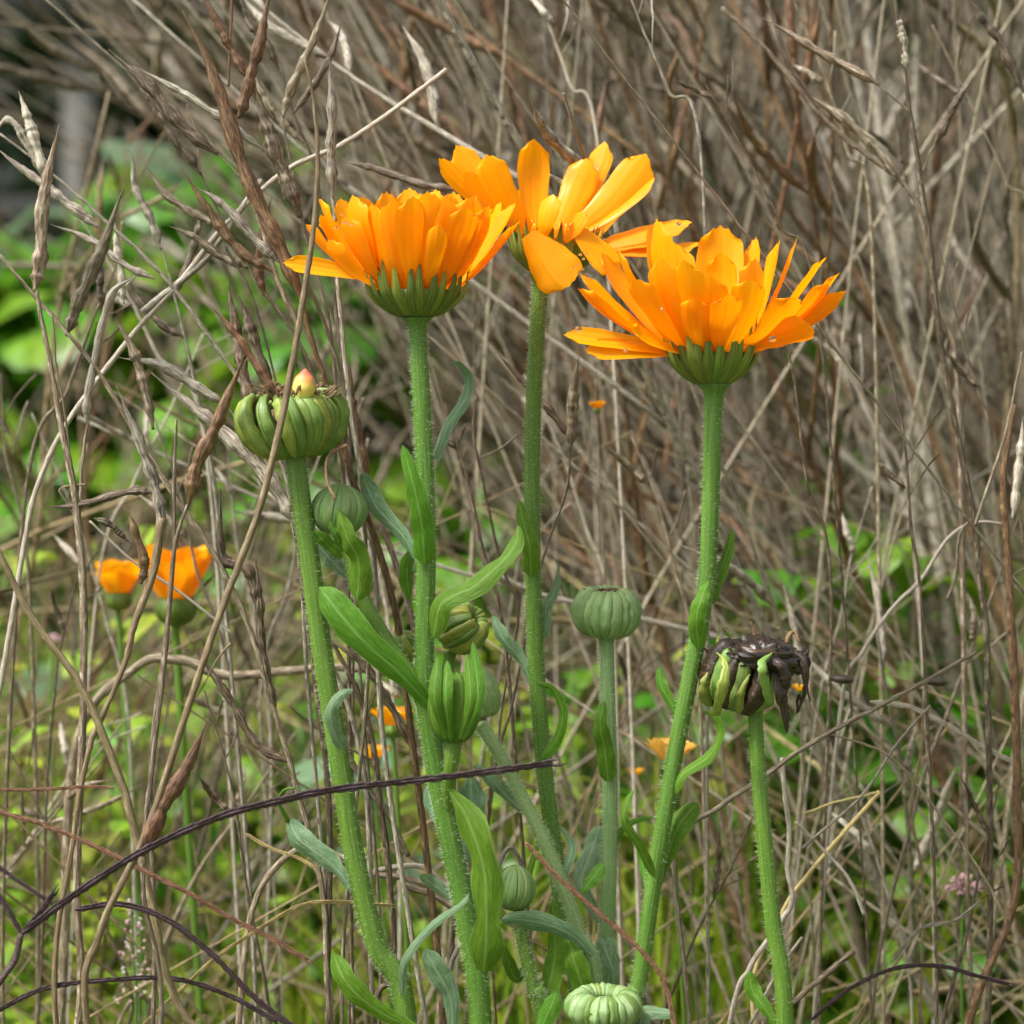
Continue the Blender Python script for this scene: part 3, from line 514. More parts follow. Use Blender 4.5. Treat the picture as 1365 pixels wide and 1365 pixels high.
# ================================================================ DRY STALKS IN FRONT / IN FOCUS
def podshape(r, lumps, seed=0):
    ph = rng.uniform(0, 6)
    def f(t):
        if t < .04: return r * .3
        if t < .14: return r * (.3 + .6 * (t - .04) / .1)
        if t < .72: return r * (.86 + .16 * math.cos(lumps * t * 6.28 + ph)) * (1 - .15 * (t - .14))
        k = (t - .72) / .28; return r * max(.07, .78 * (1 - k) ** 1.15)
    return f
def dry(label, parts, d=0, mat_='dry', ground=None, cat='dry stalk', name='dry_stalk', lean=(0, 0)):
    """parts: ('stem'|'branch'|'pod', pts, width, [material], [width2])   pods run from stalk to beak tip"""
    first = parts[0][1]; g = P(first[-1][0], first[-1][1], d)
    t = thing(name, label, cat, (g.x + lean[0], g.y + lean[1], 0))
    for i, q in enumerate(parts):
        kind, pts, w = q[:3]; m = q[3] if len(q) > 3 and q[3] else mat_; w2 = q[4] if len(q) > 4 else w * .8
        if i == 0 and kind == 'stem' and pts[-1][1] >= 1365: pts = pts[:-1] + [(pts[-1][0] + rng.normal(0, 28), pts[-1][1])]
        p = px(pts, d); mb = MB()
        if kind == 'pod':
            L = sum((p[k + 1] - p[k]).length for k in range(len(p) - 1)); rr = S(w, d) * .50
            tube(mb, p, podshape(rr, max(2, L / (rr * 5.5))), seg=12, n=44, flat=.8, rib=.07, ribn=3, jit=.075, wave=S(.45, d))
            # seam ridges of the valves
        else:
            vis = len(p)
            if i == 0 and ground is not False: p = p + to_ground(p[-1], (rng.normal(0, .03), rng.normal(0, .03)))
            tube(mb, p, [S(w2, d) * .4, S(w, d) * .4] if i else [S(w2, d) * .4] + [S(w, d) * .4] * 3, seg=9, n=len(p) * 9, rib=.05, ribn=4, jit=.04, wave=S(.45, d))
        obj(kind, mb, M[m], t)
    return t
dry('upright tan stalk at far left carrying a brown pointed pod at its top', [
    ('stem', [(48, 385), (62, 460), (80, 560), (100, 660), (110, 780), (110, 950), (102, 1180), (98, 1365)], 13, 'dry', 6),
    ('pod', [(47, 388), (53, 340), (58, 260), (79, 165)], 22, 'dry'), ('branch', [(70, 415), (75, 480), (88, 560), (95, 640)], 4, 'dry_tan', 3),
    ('branch', [(110, 700), (82, 660), (84, 650), (115, 645)], 4, 'dry_tan', 2), ('pod', [(205, 655), (170, 655), (110, 672), (60, 677)], 13, 'dry_dark')], .012)
dry('leaning dark stalk at left with a broad brown pod pointing up right', [
    ('stem', [(0, 340), (50, 400), (95, 450), (140, 510), (185, 585), (235, 665), (290, 745), (330, 830), (360, 930), (395, 1050), (430, 1190), (440, 1365)], 9, 'dry', 6),
    ('pod', [(88, 448), (105, 400), (130, 345), (168, 243)], 21, 'dry'), ('pod', [(115, 565), (118, 520), (145, 400), (182, 368)], 13, 'dry_pale'), ('pod', [(205, 573), (190, 510), (178, 468), (154, 425)], 15, 'dry'),
    ('branch', [(118, 560), (110, 620), (105, 690)], 6, 'dry'), ('pod', [(345, 815), (330, 760), (297, 740), (294, 650)], 17, 'dry_dark'), ('pod', [(390, 1018), (340, 990), (305, 930), (249, 848)], 14, 'dry_dark'), ('pod', [(370, 960), (352, 880), (345, 800), (340, 735)], 14, 'dry_dark')], .02)
dry('cluster of grey weathered pods at the upper left edge', [
    ('stem', [(0, 178), (70, 232), (130, 285), (185, 335), (240, 395), (300, 480), (350, 560), (395, 690), (410, 900), (420, 1365)], 7, 'dry_grey', 4),
    ('pod', [(62, 240), (50, 200), (38, 160), (25, 122)], 17, 'dry_pale'), ('pod', [(58, 238), (35, 190), (12, 160), (-6, 175)], 14, 'dry_grey'), ('pod', [(130, 302), (95, 275), (50, 240), (-8, 195)], 17, 'dry_grey'),
    ('pod', [(164, 405), (162, 370), (156, 330), (152, 290)], 12, 'dry_pale'), ('pod', [(205, 372), (170, 355), (120, 320), (66, 298)], 12, 'dry_grey'), ('branch', [(180, 368), (150, 400), (130, 440)], 4, 'dry_pale')], .03)
dry('rusty mottled stalk with long pods rising beside the left flower', [
    ('stem', [(402, 402), (420, 470), (450, 560), (470, 640), (500, 720), (530, 830), (545, 950), (560, 1365)], 12, 'dry_rust', 9),
    ('pod', [(405, 405), (370, 325), (325, 225), (288, 110), (244, 14)], 25, 'dry_rust'), ('pod', [(335, 110), (310, 70), (290, 30), (262, -20)], 14, 'dry_rust'),
    ('pod', [(318, 158), (330, 115), (345, 60), (362, -20)], 19, 'dry_rust'), ('branch', [(305, 115), (306, 50), (310, -10)], 5, 'dry_rust'), ('pod', [(400, 290), (378, 230), (358, 180), (338, 114)], 26, 'dry_dark'),
    ('branch', [(325, 245), (348, 300), (372, 380), (400, 440)], 8, 'dry'), ('pod', [(365, 362), (320, 335), (285, 290), (240, 222)], 17, 'dry_rust'), ('pod', [(372, 350), (345, 325), (300, 275), (262, 250)], 16, 'dry_grey')], .018, ground=True)
dry('dark lumpy pod pair slanting over the blurred upper left', [
    ('stem', [(316, 232), (350, 270), (380, 330), (420, 400), (460, 520), (480, 640), (490, 900), (500, 1365)], 7, 'dry', 3),
    ('pod', [(290, 205), (240, 165), (200, 115), (144, 66)], 20, 'dry_dark'), ('pod', [(352, 202), (300, 162), (240, 122), (178, 88)], 13, 'dry_grey'), ('branch', [(290, 205), (305, 220), (318, 234)], 3, 'dry')], .025)
dry('thin pale stalk passing in front of the left flower and seed head', [
    ('stem', [(405, 78), (418, 130), (423, 210), (416, 320), (398, 440), (375, 560), (345, 680), (300, 800), (255, 930), (195, 1110), (135, 1240), (98, 1365)], 12, 'dry_tan', 4),
    ('branch', [(262, 930), (290, 880), (308, 858)], 5, 'dry_tan', 2), ('pod', [(188, 1140), (215, 1080), (245, 1030), (275, 963)], 24, 'dry_rust')], -.03)
dry('grey speckled upright pod above the left flower', [
    ('stem', [(444, 262), (446, 300), (452, 400), (470, 560), (500, 760), (512, 1000), (530, 1365)], 9, 'dry_grey', 5), ('pod', [(444, 264), (441, 200), (443, 140), (440, 82)], 16, 'dry_grey')], .02)
dry('long straight pale twig crossing diagonally behind the left flower', [
    ('stem', [(596, 93), (520, 150), (450, 195), (380, 228), (310, 290), (240, 375), (150, 480), (60, 620), (20, 800), (10, 1365)], 9, 'dry_pale', 8), ('branch', [(348, 240), (300, 310), (265, 355), (190, 415)], 12, 'dry_grey'), ('pod', [(610, 252), (560, 245), (500, 225), (456, 215)], 13, 'dry')], .04)
dry('dark twisted pod cluster bending over the rusty stalk at upper left', [
    ('stem', [(268, 232), (300, 300), (345, 380), (395, 450), (430, 540), (462, 700), (470, 1365)], 7, 'dry_dark', 3), ('pod', [(268, 232), (235, 190), (205, 140), (165, 92)], 15, 'dry_dark'), ('pod', [(300, 300), (270, 290), (225, 262), (190, 215)], 13, 'dry'),
    ('pod', [(330, 355), (300, 345), (262, 318), (225, 300)], 14, 'dry_dark'), ('pod', [(352, 395), (345, 350), (352, 300), (362, 262)], 14, 'dry_rust'), ('branch', [(268, 232), (262, 180), (250, 140)], 3, 'dry')], .035)
dry('grey bleached forked twig with three pods at the upper left', [
    ('stem', [(215, 330), (240, 420), (262, 520), (285, 640), (300, 800), (310, 1365)], 7, 'dry_grey', 3), ('pod', [(215, 332), (200, 290), (180, 250), (175, 200)], 13, 'dry_grey'), ('pod', [(232, 395), (252, 350), (262, 310), (270, 275)], 12, 'dry'), ('pod', [(245, 450), (215, 430), (185, 400), (165, 365)], 13, 'dry_dark')], .06)
dry('dark slender pods crossing above the grey speckled pod', [
    ('stem', [(372, 88), (392, 150), (418, 220), (440, 330), (455, 460), (470, 700), (480, 1365)], 6, 'dry_dark', 3), ('pod', [(372, 90), (352, 55), (330, 25), (318, -20)], 13, 'dry_dark'), ('pod', [(392, 150), (420, 110), (440, 75), (455, 30)], 12, 'dry_dark'), ('pod', [(405, 190), (378, 165), (352, 130), (335, 85)], 13, 'dry')], .055)
dry('brown forked stalk beside the speckled pod at the top', [
    ('stem', [(376, 155), (390, 230), (410, 320), (440, 440), (455, 600), (480, 900), (500, 1365)], 6, 'dry', 4), ('pod', [(376, 155), (392, 110), (415, 60), (445, -20)], 16, 'dry')], .045)
dry('rusty pod with yellowish twig bent over the left seed head', [
    ('stem', [(252, 668), (240, 700), (230, 750), (222, 860), (205, 1000), (190, 1180), (175, 1365)], 8, 'dry', 5), ('pod', [(251, 672), (262, 620), (290, 560), (328, 470)], 22, 'dry_rust'), ('pod', [(372, 528), (345, 490), (315, 445), (280, 408)], 13, 'dry_rust'), ('branch', [(325, 500), (328, 480), (340, 488), (372, 528)], 4, 'dry_rust')], -.012)
dry('two thick dark broken pods standing above the left seed head', [
    ('stem', [(372, 560), (385, 640), (400, 760), (420, 900), (440, 1100), (450, 1365)], 10, 'dry_dark', 8), ('pod', [(345, 580), (325, 500), (315, 440), (304, 375)], 18, 'dry_dark'), ('pod', [(372, 555), (352, 500), (335, 440), (318, 395)], 20, 'dry_dark'), ('branch', [(375, 540), (350, 440), (330, 380), (300, 330)], 5, 'dry_dark')], .02)
dry('long grey swollen pods slanting down toward the left seed head', [
    ('stem', [(388, 690), (410, 780), (440, 880), (470, 960), (490, 1080), (500, 1365)], 9, 'dry_grey', 7), ('pod', [(398, 705), (360, 640), (290, 570), (202, 497)], 25, 'dry_grey'), ('pod', [(300, 540), (260, 515), (215, 488), (158, 476)], 17, 'dry_grey'), ('branch', [(300, 540), (340, 590), (380, 660)], 5, 'dry_grey')], .03)
dry('thick tan stalk crossing in front of the far left orange flower', [
    ('stem', [(215, 690), (205, 760), (180, 830), (168, 880), (135, 960), (118, 1000), (100, 1100), (60, 1365)], 9, 'dry_tan', 16), ('pod', [(218, 720), (210, 660), (190, 600), (155, 515)], 18, 'dry_grey'), ('pod', [(188, 778), (192, 750), (180, 710), (170, 682)], 15, 'dry_rust')], .0)
dry('curved tan stalk bowing across the lower left corner', [
    ('stem', [(-10, 720), (40, 820), (105, 910), (150, 1010), (180, 1110), (208, 1230), (225, 1310), (252, 1362), (290, 1440)], 14, 'dry_tan', 11)], -.005)
dry('slim grey stalk with short pods left of the left seed head', [
    ('stem', [(235, 560), (232, 640), (230, 760), (215, 900), (200, 1040), (180, 1365)], 8, 'dry', 4), ('pod', [(125, 690), (150, 700), (160, 712), (175, 725)], 10, 'dry_dark'), ('branch', [(120, 695), (180, 750), (240, 790), (310, 845)], 5, 'dry_pale')], .01)
dry('straight brown stalk rising behind the left flower stem', [
    ('stem', [(460, 300), (448, 400), (465, 520), (488, 640), (515, 720), (540, 790), (565, 900), (600, 1040), (620, 1365)], 10, 'dry', 7), ('pod', [(492, 640), (480, 590), (470, 540), (466, 480)], 15, 'dry_rust')], .05)
dry('thin blackish branched stalk between the seed head stem and the leafy stem', [
    ('stem', [(425, 830), (455, 880), (480, 930), (498, 1000), (508, 1080), (520, 1180), (522, 1300), (524, 1365)], 11, 'dry_dark', 7), ('branch', [(488, 955), (500, 925), (510, 910)], 4, 'dry_dark'), ('branch', [(500, 1016), (470, 1000), (430, 975), (385, 940)], 5, 'dry_dark'),
    ('pod', [(550, 1000), (520, 940), (480, 880), (430, 850)], 14, 'dry_dark'), ('branch', [(545, 1140), (520, 1090), (490, 1050), (460, 1000)], 10, 'dry')], .03)
dry('mottled brown pod on a thin dark stalk behind the centre', [
    ('stem', [(760, 592), (756, 650), (725, 740), (705, 830), (685, 930), (668, 990), (650, 1100), (640, 1365)], 5, 'dry_dark', 4), ('pod', [(760, 598), (762, 560), (765, 520), (772, 472)], 18, 'dry'), ('pod', [(765, 590), (735, 550), (700, 512), (666, 474)], 13, 'dry_dark')], .05)
dry('thin dark zigzag twig left of the middle flower stem', [
    ('stem', [(634, 528), (632, 580), (645, 650), (668, 750), (690, 815), (676, 900), (664, 990), (670, 1365)], 5, 'dry_dark', 4), ('branch', [(640, 610), (665, 600), (690, 580)], 4, 'dry')], .06)
dry('long thin dark stalk with slender pods rising through the right side', [
    ('stem', [(1192, -10), (1203, 80), (1215, 160), (1228, 250), (1240, 330), (1250, 430), (1272, 560), (1296, 680), (1308, 780), (1316, 900), (1330, 1365)], 11, 'dry_dark', 6),
    ('branch', [(1166, 108), (1190, 130), (1212, 148)], 4, 'dry'), ('pod', [(1172, 112), (1130, 90), (1080, 62), (1016, 23)], 16, 'dry'), ('branch', [(1248, 190), (1238, 208), (1226, 235)], 3, 'dry'), ('pod', [(1247, 192), (1262, 160), (1275, 135), (1295, 110)], 14, 'dry_dark'),
    ('pod', [(1207, 100), (1205, 60), (1200, 35), (1196, 12)], 13, 'dry_grey'), ('branch', [(1298, 690), (1280, 710), (1275, 760), (1262, 800)], 6, 'dry')], .06)
dry('long slanting stalk with thick pod crossing the upper right', [
    ('stem', [(962, 10), (1010, 55), (1050, 100), (1100, 160), (1160, 210), (1205, 245), (1228, 290), (1250, 400), (1280, 560), (1290, 1365)], 9, 'dry', 8), ('pod', [(1205, 248), (1165, 195), (1120, 155), (1075, 125)], 18, 'dry'), ('branch', [(1090, 145), (1050, 80), (1030, 20), (1020, -10)], 8, 'dry_dark')], .09)
dry('stalk with drooping pod in the top right corner', [
    ('stem', [(1365, 125), (1390, 300), (1395, 700), (1380, 1365)], 9, 'dry', 6), ('pod', [(1368, 130), (1335, 60), (1310, 25), (1285, -10)], 15, 'dry_dark')], .08)
dry('thick reddish brown stalk along the right edge', [
    ('stem', [(1352, 540), (1338, 640), (1345, 760), (1352, 900), (1356, 1050), (1352, 1200), (1345, 1365)], 15, 'dry_rust', 10), ('branch', [(1362, 470), (1345, 560), (1320, 640), (1300, 700)], 6, 'dry'), ('pod', [(1350, 690), (1356, 640), (1360, 600), (1364, 555)], 14, 'dry_pale')], .05)
dry('arching pale straw at right hooked over the dark stalk', [
    ('stem', [(1345, 700), (1300, 697), (1262, 720), (1230, 770), (1190, 810), (1150, 870), (1120, 950), (1100, 1365)], 7, 'dry_pale', 5)], .07)
dry('forked thin straw crossing behind the blackened head stem', [
    ('stem', [(1300, 870), (1240, 905), (1180, 938), (1105, 978), (1060, 1005), (1020, 1035), (960, 1075), (900, 1140), (880, 1365)], 8, 'dry', 7), ('branch', [(1105, 978), (1160, 995), (1200, 1020), (1240, 1070), (1300, 1150), (1345, 1230)], 5, 'dry'), ('branch', [(1080, 920), (1090, 950), (1104, 978)], 5, 'dry')], .03)
dry('thin yellowish crossed straws right of the blackened head', [
    ('stem', [(1172, 1055), (1130, 1105), (1078, 1165), (1040, 1225), (1000, 1365)], 7, 'yellow', 7), ('branch', [(1060, 1095), (1100, 1135), (1130, 1170), (1152, 1218)], 7, 'dry_pale'), ('branch', [(1070, 1085), (1120, 1068), (1172, 1056)], 5, 'yellow'), ('branch', [(1240, 940), (1190, 1000), (1150, 1060), (1070, 1130)], 5, 'dry_grey')], .04)
dry('pale twisted dead stalk just right of the blackened head stem', [
    ('stem', [(1042, 1010), (1046, 1060), (1052, 1110), (1050, 1160), (1056, 1200), (1040, 1230), (1000, 1290), (960, 1365)], 9, 'dry_pale', 8)], .035)
dry('grey twig leaning up beside the wavy leaf at bottom centre', [
    ('stem', [(700, 1160), (680, 1130), (660, 1165), (640, 1220), (600, 1290), (560, 1400)], 9, 'dry_grey', 7)], .04)
dry('broken brown twig pointing up right at bottom right', [
    ('stem', [(1138, 1268), (1100, 1300), (1060, 1335), (1010, 1375)], 9, 'dry_dark', 11), ('branch', [(1070, 1250), (1040, 1290), (1000, 1365)], 6, 'dry_grey')], .03)
dry('horizontal bundle-like dry stalk lying behind the left stems', [
    ('stem', [(545, 900), (450, 890), (380, 895), (300, 900), (240, 880), (180, 890), (100, 1000), (60, 1365)], 16, 'dry', 12)], .10)
dry('lying brown branch with knots behind the lower left stems', [
    ('stem', [(600, 1190), (540, 1170), (500, 1165), (450, 1140), (400, 1130), (340, 1200), (300, 1365)], 11, 'dry', 9), ('branch', [(600, 1185), (560, 1155), (500, 1160)], 10, 'dry_pale'), ('branch', [(640, 1240), (590, 1200), (540, 1180)], 13, 'dry')], .05)
TW = [(30, 700, -8), (75, 900, 12), (140, 820, -20), (180, 640, 25), (225, 930, 8), (262, 760, -16), (300, 1000, 20), (345, 860, -9), (20, 1150, 30), (110, 1180, -28), (265, 1160, 35), (330, 1190, -12), (385, 780, 14), (210, 470, -30), (90, 520, 22), (395, 1100, -30),
      (640, 720, -14), (665, 900, 10), (780, 700, -22), (830, 960, 16), (900, 760, -18), (1075, 640, -10), (1120, 820, 14), (1160, 560, -24), (1215, 700, -8), (1270, 930, 20), (1330, 600, -16), (1090, 1200, 24), (1180, 1180, -22), (1290, 1240, 12), (980, 1180, -16), (930, 1240, 26), (560, 1000, -20), (480, 700, -14), (1040, 300, -28), (1130, 200, -20), (1250, 420, -12), (890, 120, -22), (760, 110, -16), (560, 90, -30), (1340, 240, -25)]
def near_words(x, y):
    h = 'far left' if x < 150 else 'left' if x < 420 else 'left of centre' if x < 620 else 'right of centre' if x < 960 else 'right' if x < 1230 else 'far right'
    v = 'near the top' if y < 330 else 'at mid-height' if y < 800 else 'low down' if y < 1120 else 'at the bottom'
    return h + ', ' + v
seen = {}
for k, (x, y, a) in enumerate(TW):
    d = rng.uniform(.05, .2); m = ['dry', 'dry_dark', 'dry_grey', 'dry_pale', 'dry_dark'][k % 5]; L = rng.uniform(150, 300); sa, ca = math.sin(R(a)), math.cos(R(a))
    top = (x - sa * -L, y - ca * L) if False else (x + sa * L, y - ca * L); w = rng.uniform(4, 7)
    look = {'dry': 'thin brown', 'dry_dark': 'thin dark', 'dry_grey': 'thin grey', 'dry_pale': 'thin bleached'}[m]
    lb = look + ' twig with short side twigs leaning ' + ('right' if a > 0 else 'left') + ', ' + near_words(x, y); seen[lb] = seen.get(lb, 0) + 1
    if seen[lb] > 1: lb = lb.replace('twig with', 'slender twig with')
    parts = [('stem', [top, (x + sa * L * .5 + rng.uniform(-9, 9), y - ca * L * .5), (x, y), (x - sa * 120 + rng.uniform(-14, 14), y + ca * 160), (x - sa * 160, max(y + ca * 300, 1370))], w, m, 2.5)]
    for j in range(3):
        f = rng.uniform(.15, .9); bx, by = x + sa * L * f, y - ca * L * f; sg = (-1) ** j; aa = R(a + sg * rng.uniform(20, 45)); l = rng.uniform(40, 95)
        e = (bx + math.sin(aa) * l, by - math.cos(aa) * l, rng.uniform(-.012, .012)); mid = ((bx + e[0]) / 2 + rng.uniform(-5, 5), (by + e[1]) / 2)
        parts.append(('pod' if j == 1 else 'branch', [(bx, by), mid, e], (rng.uniform(8, 12) if j == 1 else w * .6), m, 1.6))
    dry(lb, parts, d)
# ---------------- crabgrass spikes
def spike(par, pts, w, d, m, name='spike', dens=1.0):
    w = w * .85; mb = MB(); p, s, b, r = tube(mb, px(pts, d), [S(w * .5, d) / 2, S(w * .5, d) / 2, S(w * .35, d) / 2], seg=6, n=len(pts) * 10)
    o = obj(name, mb, M[m], par); sb = MB()
    L = np.linalg.norm(p[-1] - p[0]); step = S(w * 1.5, d); n = int(L / step * 2 * dens); T = tang(p)
    for k in range(n):
        t = 1 + (len(p) - 3) * k / n; i = int(t); f = t - i; c = p[i] * (1 - f) + p[i + 1] * f; a = (k % 2) * math.pi + .5 + .25 * math.sin(k * .7)
        ra = s[i] * math.cos(a) + b[i] * math.sin(a); l = step * 1.9
        q0 = c + ra * S(w * .22, d); q1 = c + T[i] * l * .5 + ra * S(w * .42, d); q2 = c + T[i] * l + ra * S(w * .30, d)
        tube(sb, [q0, q1, q2], [S(1, d) / 2, S(w * .42, d) / 2, S(.8, d) / 2], seg=5, n=5, cap=False)
    obj('spikelets', sb, M[m], o, kind='stuff')
g1 = thing('finger_grass', 'purple finger grass with a long spike reaching across the calendula stems', 'grass', tuple(P(10, 1365, -.035)[:2]) + (0,))
spike(g1, [(28, 1245), (100, 1192), (190, 1135), (290, 1090), (370, 1068), (450, 1052), (600, 1035), (737, 1017)], 12, -.035, 'purple')
spike(g1, [(28, 1245), (12, 1215), (-10, 1185)], 10, -.035, 'purple'); spike(g1, [(28, 1245), (50, 1220), (72, 1190)], 9, -.035, 'purple')
mb = MB(); p0 = px([(28, 1245), (20, 1280), (0, 1310), (-20, 1365)], -.035); tube(mb, p0 + to_ground(p0[-1]), [S(8) / 2, S(8) / 2], seg=7); obj('stem', mb, M['purple'], g1)
for lb, pts, w, d, m in (('reddish grass spike sagging from the left edge toward the lower middle', [(-10, 1080), (60, 1100), (130, 1130), (190, 1160), (250, 1190), (310, 1225), (360, 1250), (410, 1280)], 7, -.02, 'red'),
                         ('short pale grass spike level at the left edge', [(-10, 1053), (60, 1052), (110, 1049), (145, 1050)], 5, -.01, 'red'),
                         ('short dark grass spike above the purple junction at left', [(-10, 1150), (30, 1178), (70, 1205)], 6, -.02, 'purple'),
                         ('dark purple grass stem arching down to the bottom left centre', [(100, 1212), (160, 1206), (220, 1225), (280, 1270), (340, 1330), (400, 1375)], 9, -.015, 'purple'),
                         ('dull dark grass stem lying low across the bottom left corner', [(-10, 1350), (60, 1318), (150, 1306), (230, 1305), (300, 1325), (370, 1362)], 8, .0, 'purple'),
                         ('yellow straw grass spike rising right across the lower left', [(185, 1372), (240, 1320), (290, 1275), (350, 1235), (400, 1208), (450, 1202), (520, 1207)], 6, .01, 'yellow'),
                         ('pale yellowish grass spike running down left of centre', [(325, 1110), (360, 1130), (400, 1145), (430, 1165)], 5, .02, 'yellow'),
                         ('reddish purple grass stem slanting down right of the slanting stem', [(700, 1122), (740, 1165), (790, 1210), (845, 1258), (880, 1300), (896, 1350), (900, 1400)], 7, -.02, 'red'),
                         ('purple grass spike arching over the bottom right', [(1080, 1360), (1130, 1320), (1190, 1292), (1250, 1288), (1300, 1300), (1345, 1312)], 7, .03, 'purple'),
                         ('wheat-like pale grass spike at right above the crossed straws', [(1160, 935), (1210, 942), (1260, 965), (1310, 995), (1355, 1018)], 7, .06, 'dry_pale'),
                         ('thin grass spike slanting down right beside the pink flower', [(1190, 1280), (1225, 1240), (1270, 1228), (1300, 1208)], 6, .03, 'dry_grey'),
                         ('upright thin green-brown grass stem between the two dark seeds', [(1232, 930), (1228, 1000), (1215, 1080), (1228, 1160), (1230, 1260), (1225, 1365)], 5, .08, 'dry_tan')):
    g = thing('grass_spike', lb, 'grass', tuple(P(pts[0][0], pts[0][1], d)[:2]) + (0,)); spike(g, pts, w, d, m)
# two small dark shells caught on straws
for x, y, lb in ((1122, 905, 'small dark seed shell on a straw, the left of two'), (1246, 908, 'small dark seed shell on a straw, the right of two')):
    mb = MB(); ellipsoid(mb, P(x, y, .06), S(17, .06), S(6.5, .06), (.12, 0, 1), lump=.04); obj('seed_shell', mb, M['dead'], label=lb, category='seed')
# white-pink knotweed spike lower left
kw = thing('knotweed', 'spike of tiny white and pink blossoms behind the lower left stalks', 'flower', tuple(P(180, 1365, .12)[:2]) + (0,))
mb = MB(); p0 = px([(176, 1205), (178, 1280), (182, 1365)], .12); tube(mb, p0 + to_ground(p0[-1]), [S(4) / 2, S(6) / 2], seg=6); obj('stem', mb, M['leaf'], kw)
for k in range(70):
    y = 1200 + (k / 70) ** .85 * 140; x = 178 + rng.uniform(-1, 1) * (6 + (y - 1200) * .16); mb = MB()
    ellipsoid(mb, P(x, y, .12 + rng.uniform(-.004, .004)), S(rng.uniform(1.5, 3.2)), S(rng.uniform(2.5, 5)), rng.normal(0, 1, 3), n=5, seg=7)
    obj('blossom', mb, M['white' if k % 3 == 0 else 'pink'], kw)
def clover(x, y, d, lb, Rp):
    c = thing('pink_flower', lb, 'flower', tuple(P(x, y, d)[:2]) + (0,)); mb = MB(); p0 = px([(x, y + Rp * .6), (x - 4, y + 100), (x - 2, y + 200)], d)
    tube(mb, p0 + to_ground(p0[-1]), [S(5, d) / 2, S(6, d) / 2], seg=6); obj('stem', mb, M['leaf'], c); mb = MB()
    for k in range(90):
        dv = nrm(rng.normal(0, 1, 3)); dv[2] = abs(dv[2]) - .3; b0 = np.array(P(x, y, d)); tube(mb, [b0 + dv * S(Rp * .5, d), b0 + dv * S(Rp, d)], [S(4, d) / 2, S(2, d) / 2], seg=4, n=3)
    obj('florets', mb, M['pink'], c, kind='stuff')
clover(1285, 1182, .12, 'fuzzy pale pink flower head low at the right', 26)
clover(72, 852, .35, 'tiny mauve blossom blurred at the left edge', 10)
# ---------------- blurred calendulas behind
def far_flower(x, y, d, rp, lb, n=14, m='petal_far', up=.6, wid=.5):
    g = P(x, y, d); t = thing('calendula', lb, 'flower', (g.x, g.y, 0)); c = np.array(g); r = S(rp, d)
    mb = MB(); tube(mb, [g, g - Vector((0, 0, r * .5))] + to_ground(g - Vector((0, 0, r)), (.02, .02)), [r * .08, .0008], seg=7); obj('stem', mb, M['dry' if rp < 20 else 'stem'], t)
    mb = MB(); ellipsoid(mb, c - np.array([0, 0, r * .18]), r * .36, r * .3); hd = obj('flower_head', mb, M['bract'], t)
    for k in range(n):
        a = 2 * math.pi * k / n + rng.uniform(-.1, .1); rad = np.array([math.cos(a), math.sin(a), 0]); e = up * rng.uniform(.7, 1.2)
        tipv = c + rad * r * math.cos(e) + np.array([0, 0, r * math.sin(e)]); pm = MB()
        blade(pm, [c + rad * r * .2 - np.array([0, 0, r * .1]), (c + tipv) / 2 + rad * r * .1, tipv], r * wid, PETAL, side=np.cross([0, 0, 1], rad), cup=-.2, n=9, nu=5, tip=True); obj('petal', pm, M[m], hd)
far_flower(234, 797, .17, 80, 'blurred orange calendula behind the stalks at left, largest of the background blooms', 12, up=1.0, wid=.75)
far_flower(158, 790, .2, 52, 'small blurred orange bloom touching the left side of the large background one', 9, up=.85, wid=.8)
far_flower(796, 544, .14, 15, 'tiny blurred orange bloom between the middle and right flower stems')
far_flower(858, 538, .35, 8, 'faint orange speck right of the tiny blurred bloom')
far_flower(524, 966, .12, 38, 'blurred yellow-orange bloom half hidden behind the leafy stem', 14)
far_flower(498, 1010, .2, 26, 'blurred yellow-orange bloom just below the half hidden one', 12)
far_flower(893, 1012, .1, 42, 'blurred pale yellow bloom left of the blackened head stem', 14, 'yellowfl')
far_flower(846, 1032, .22, 14, 'faint small orange bloom beside the pale yellow one', 10)
far_flower(1066, 920, .1, 14, 'small salmon orange bloom behind the blackened head', 10)
far_flower(1190, 888, .5, 16, 'blurred small yellow bloom at right', 10, 'yellowfl')
far_flower(435, 1020, .5, 16, 'faint orange bloom behind the seed head stem', 10)
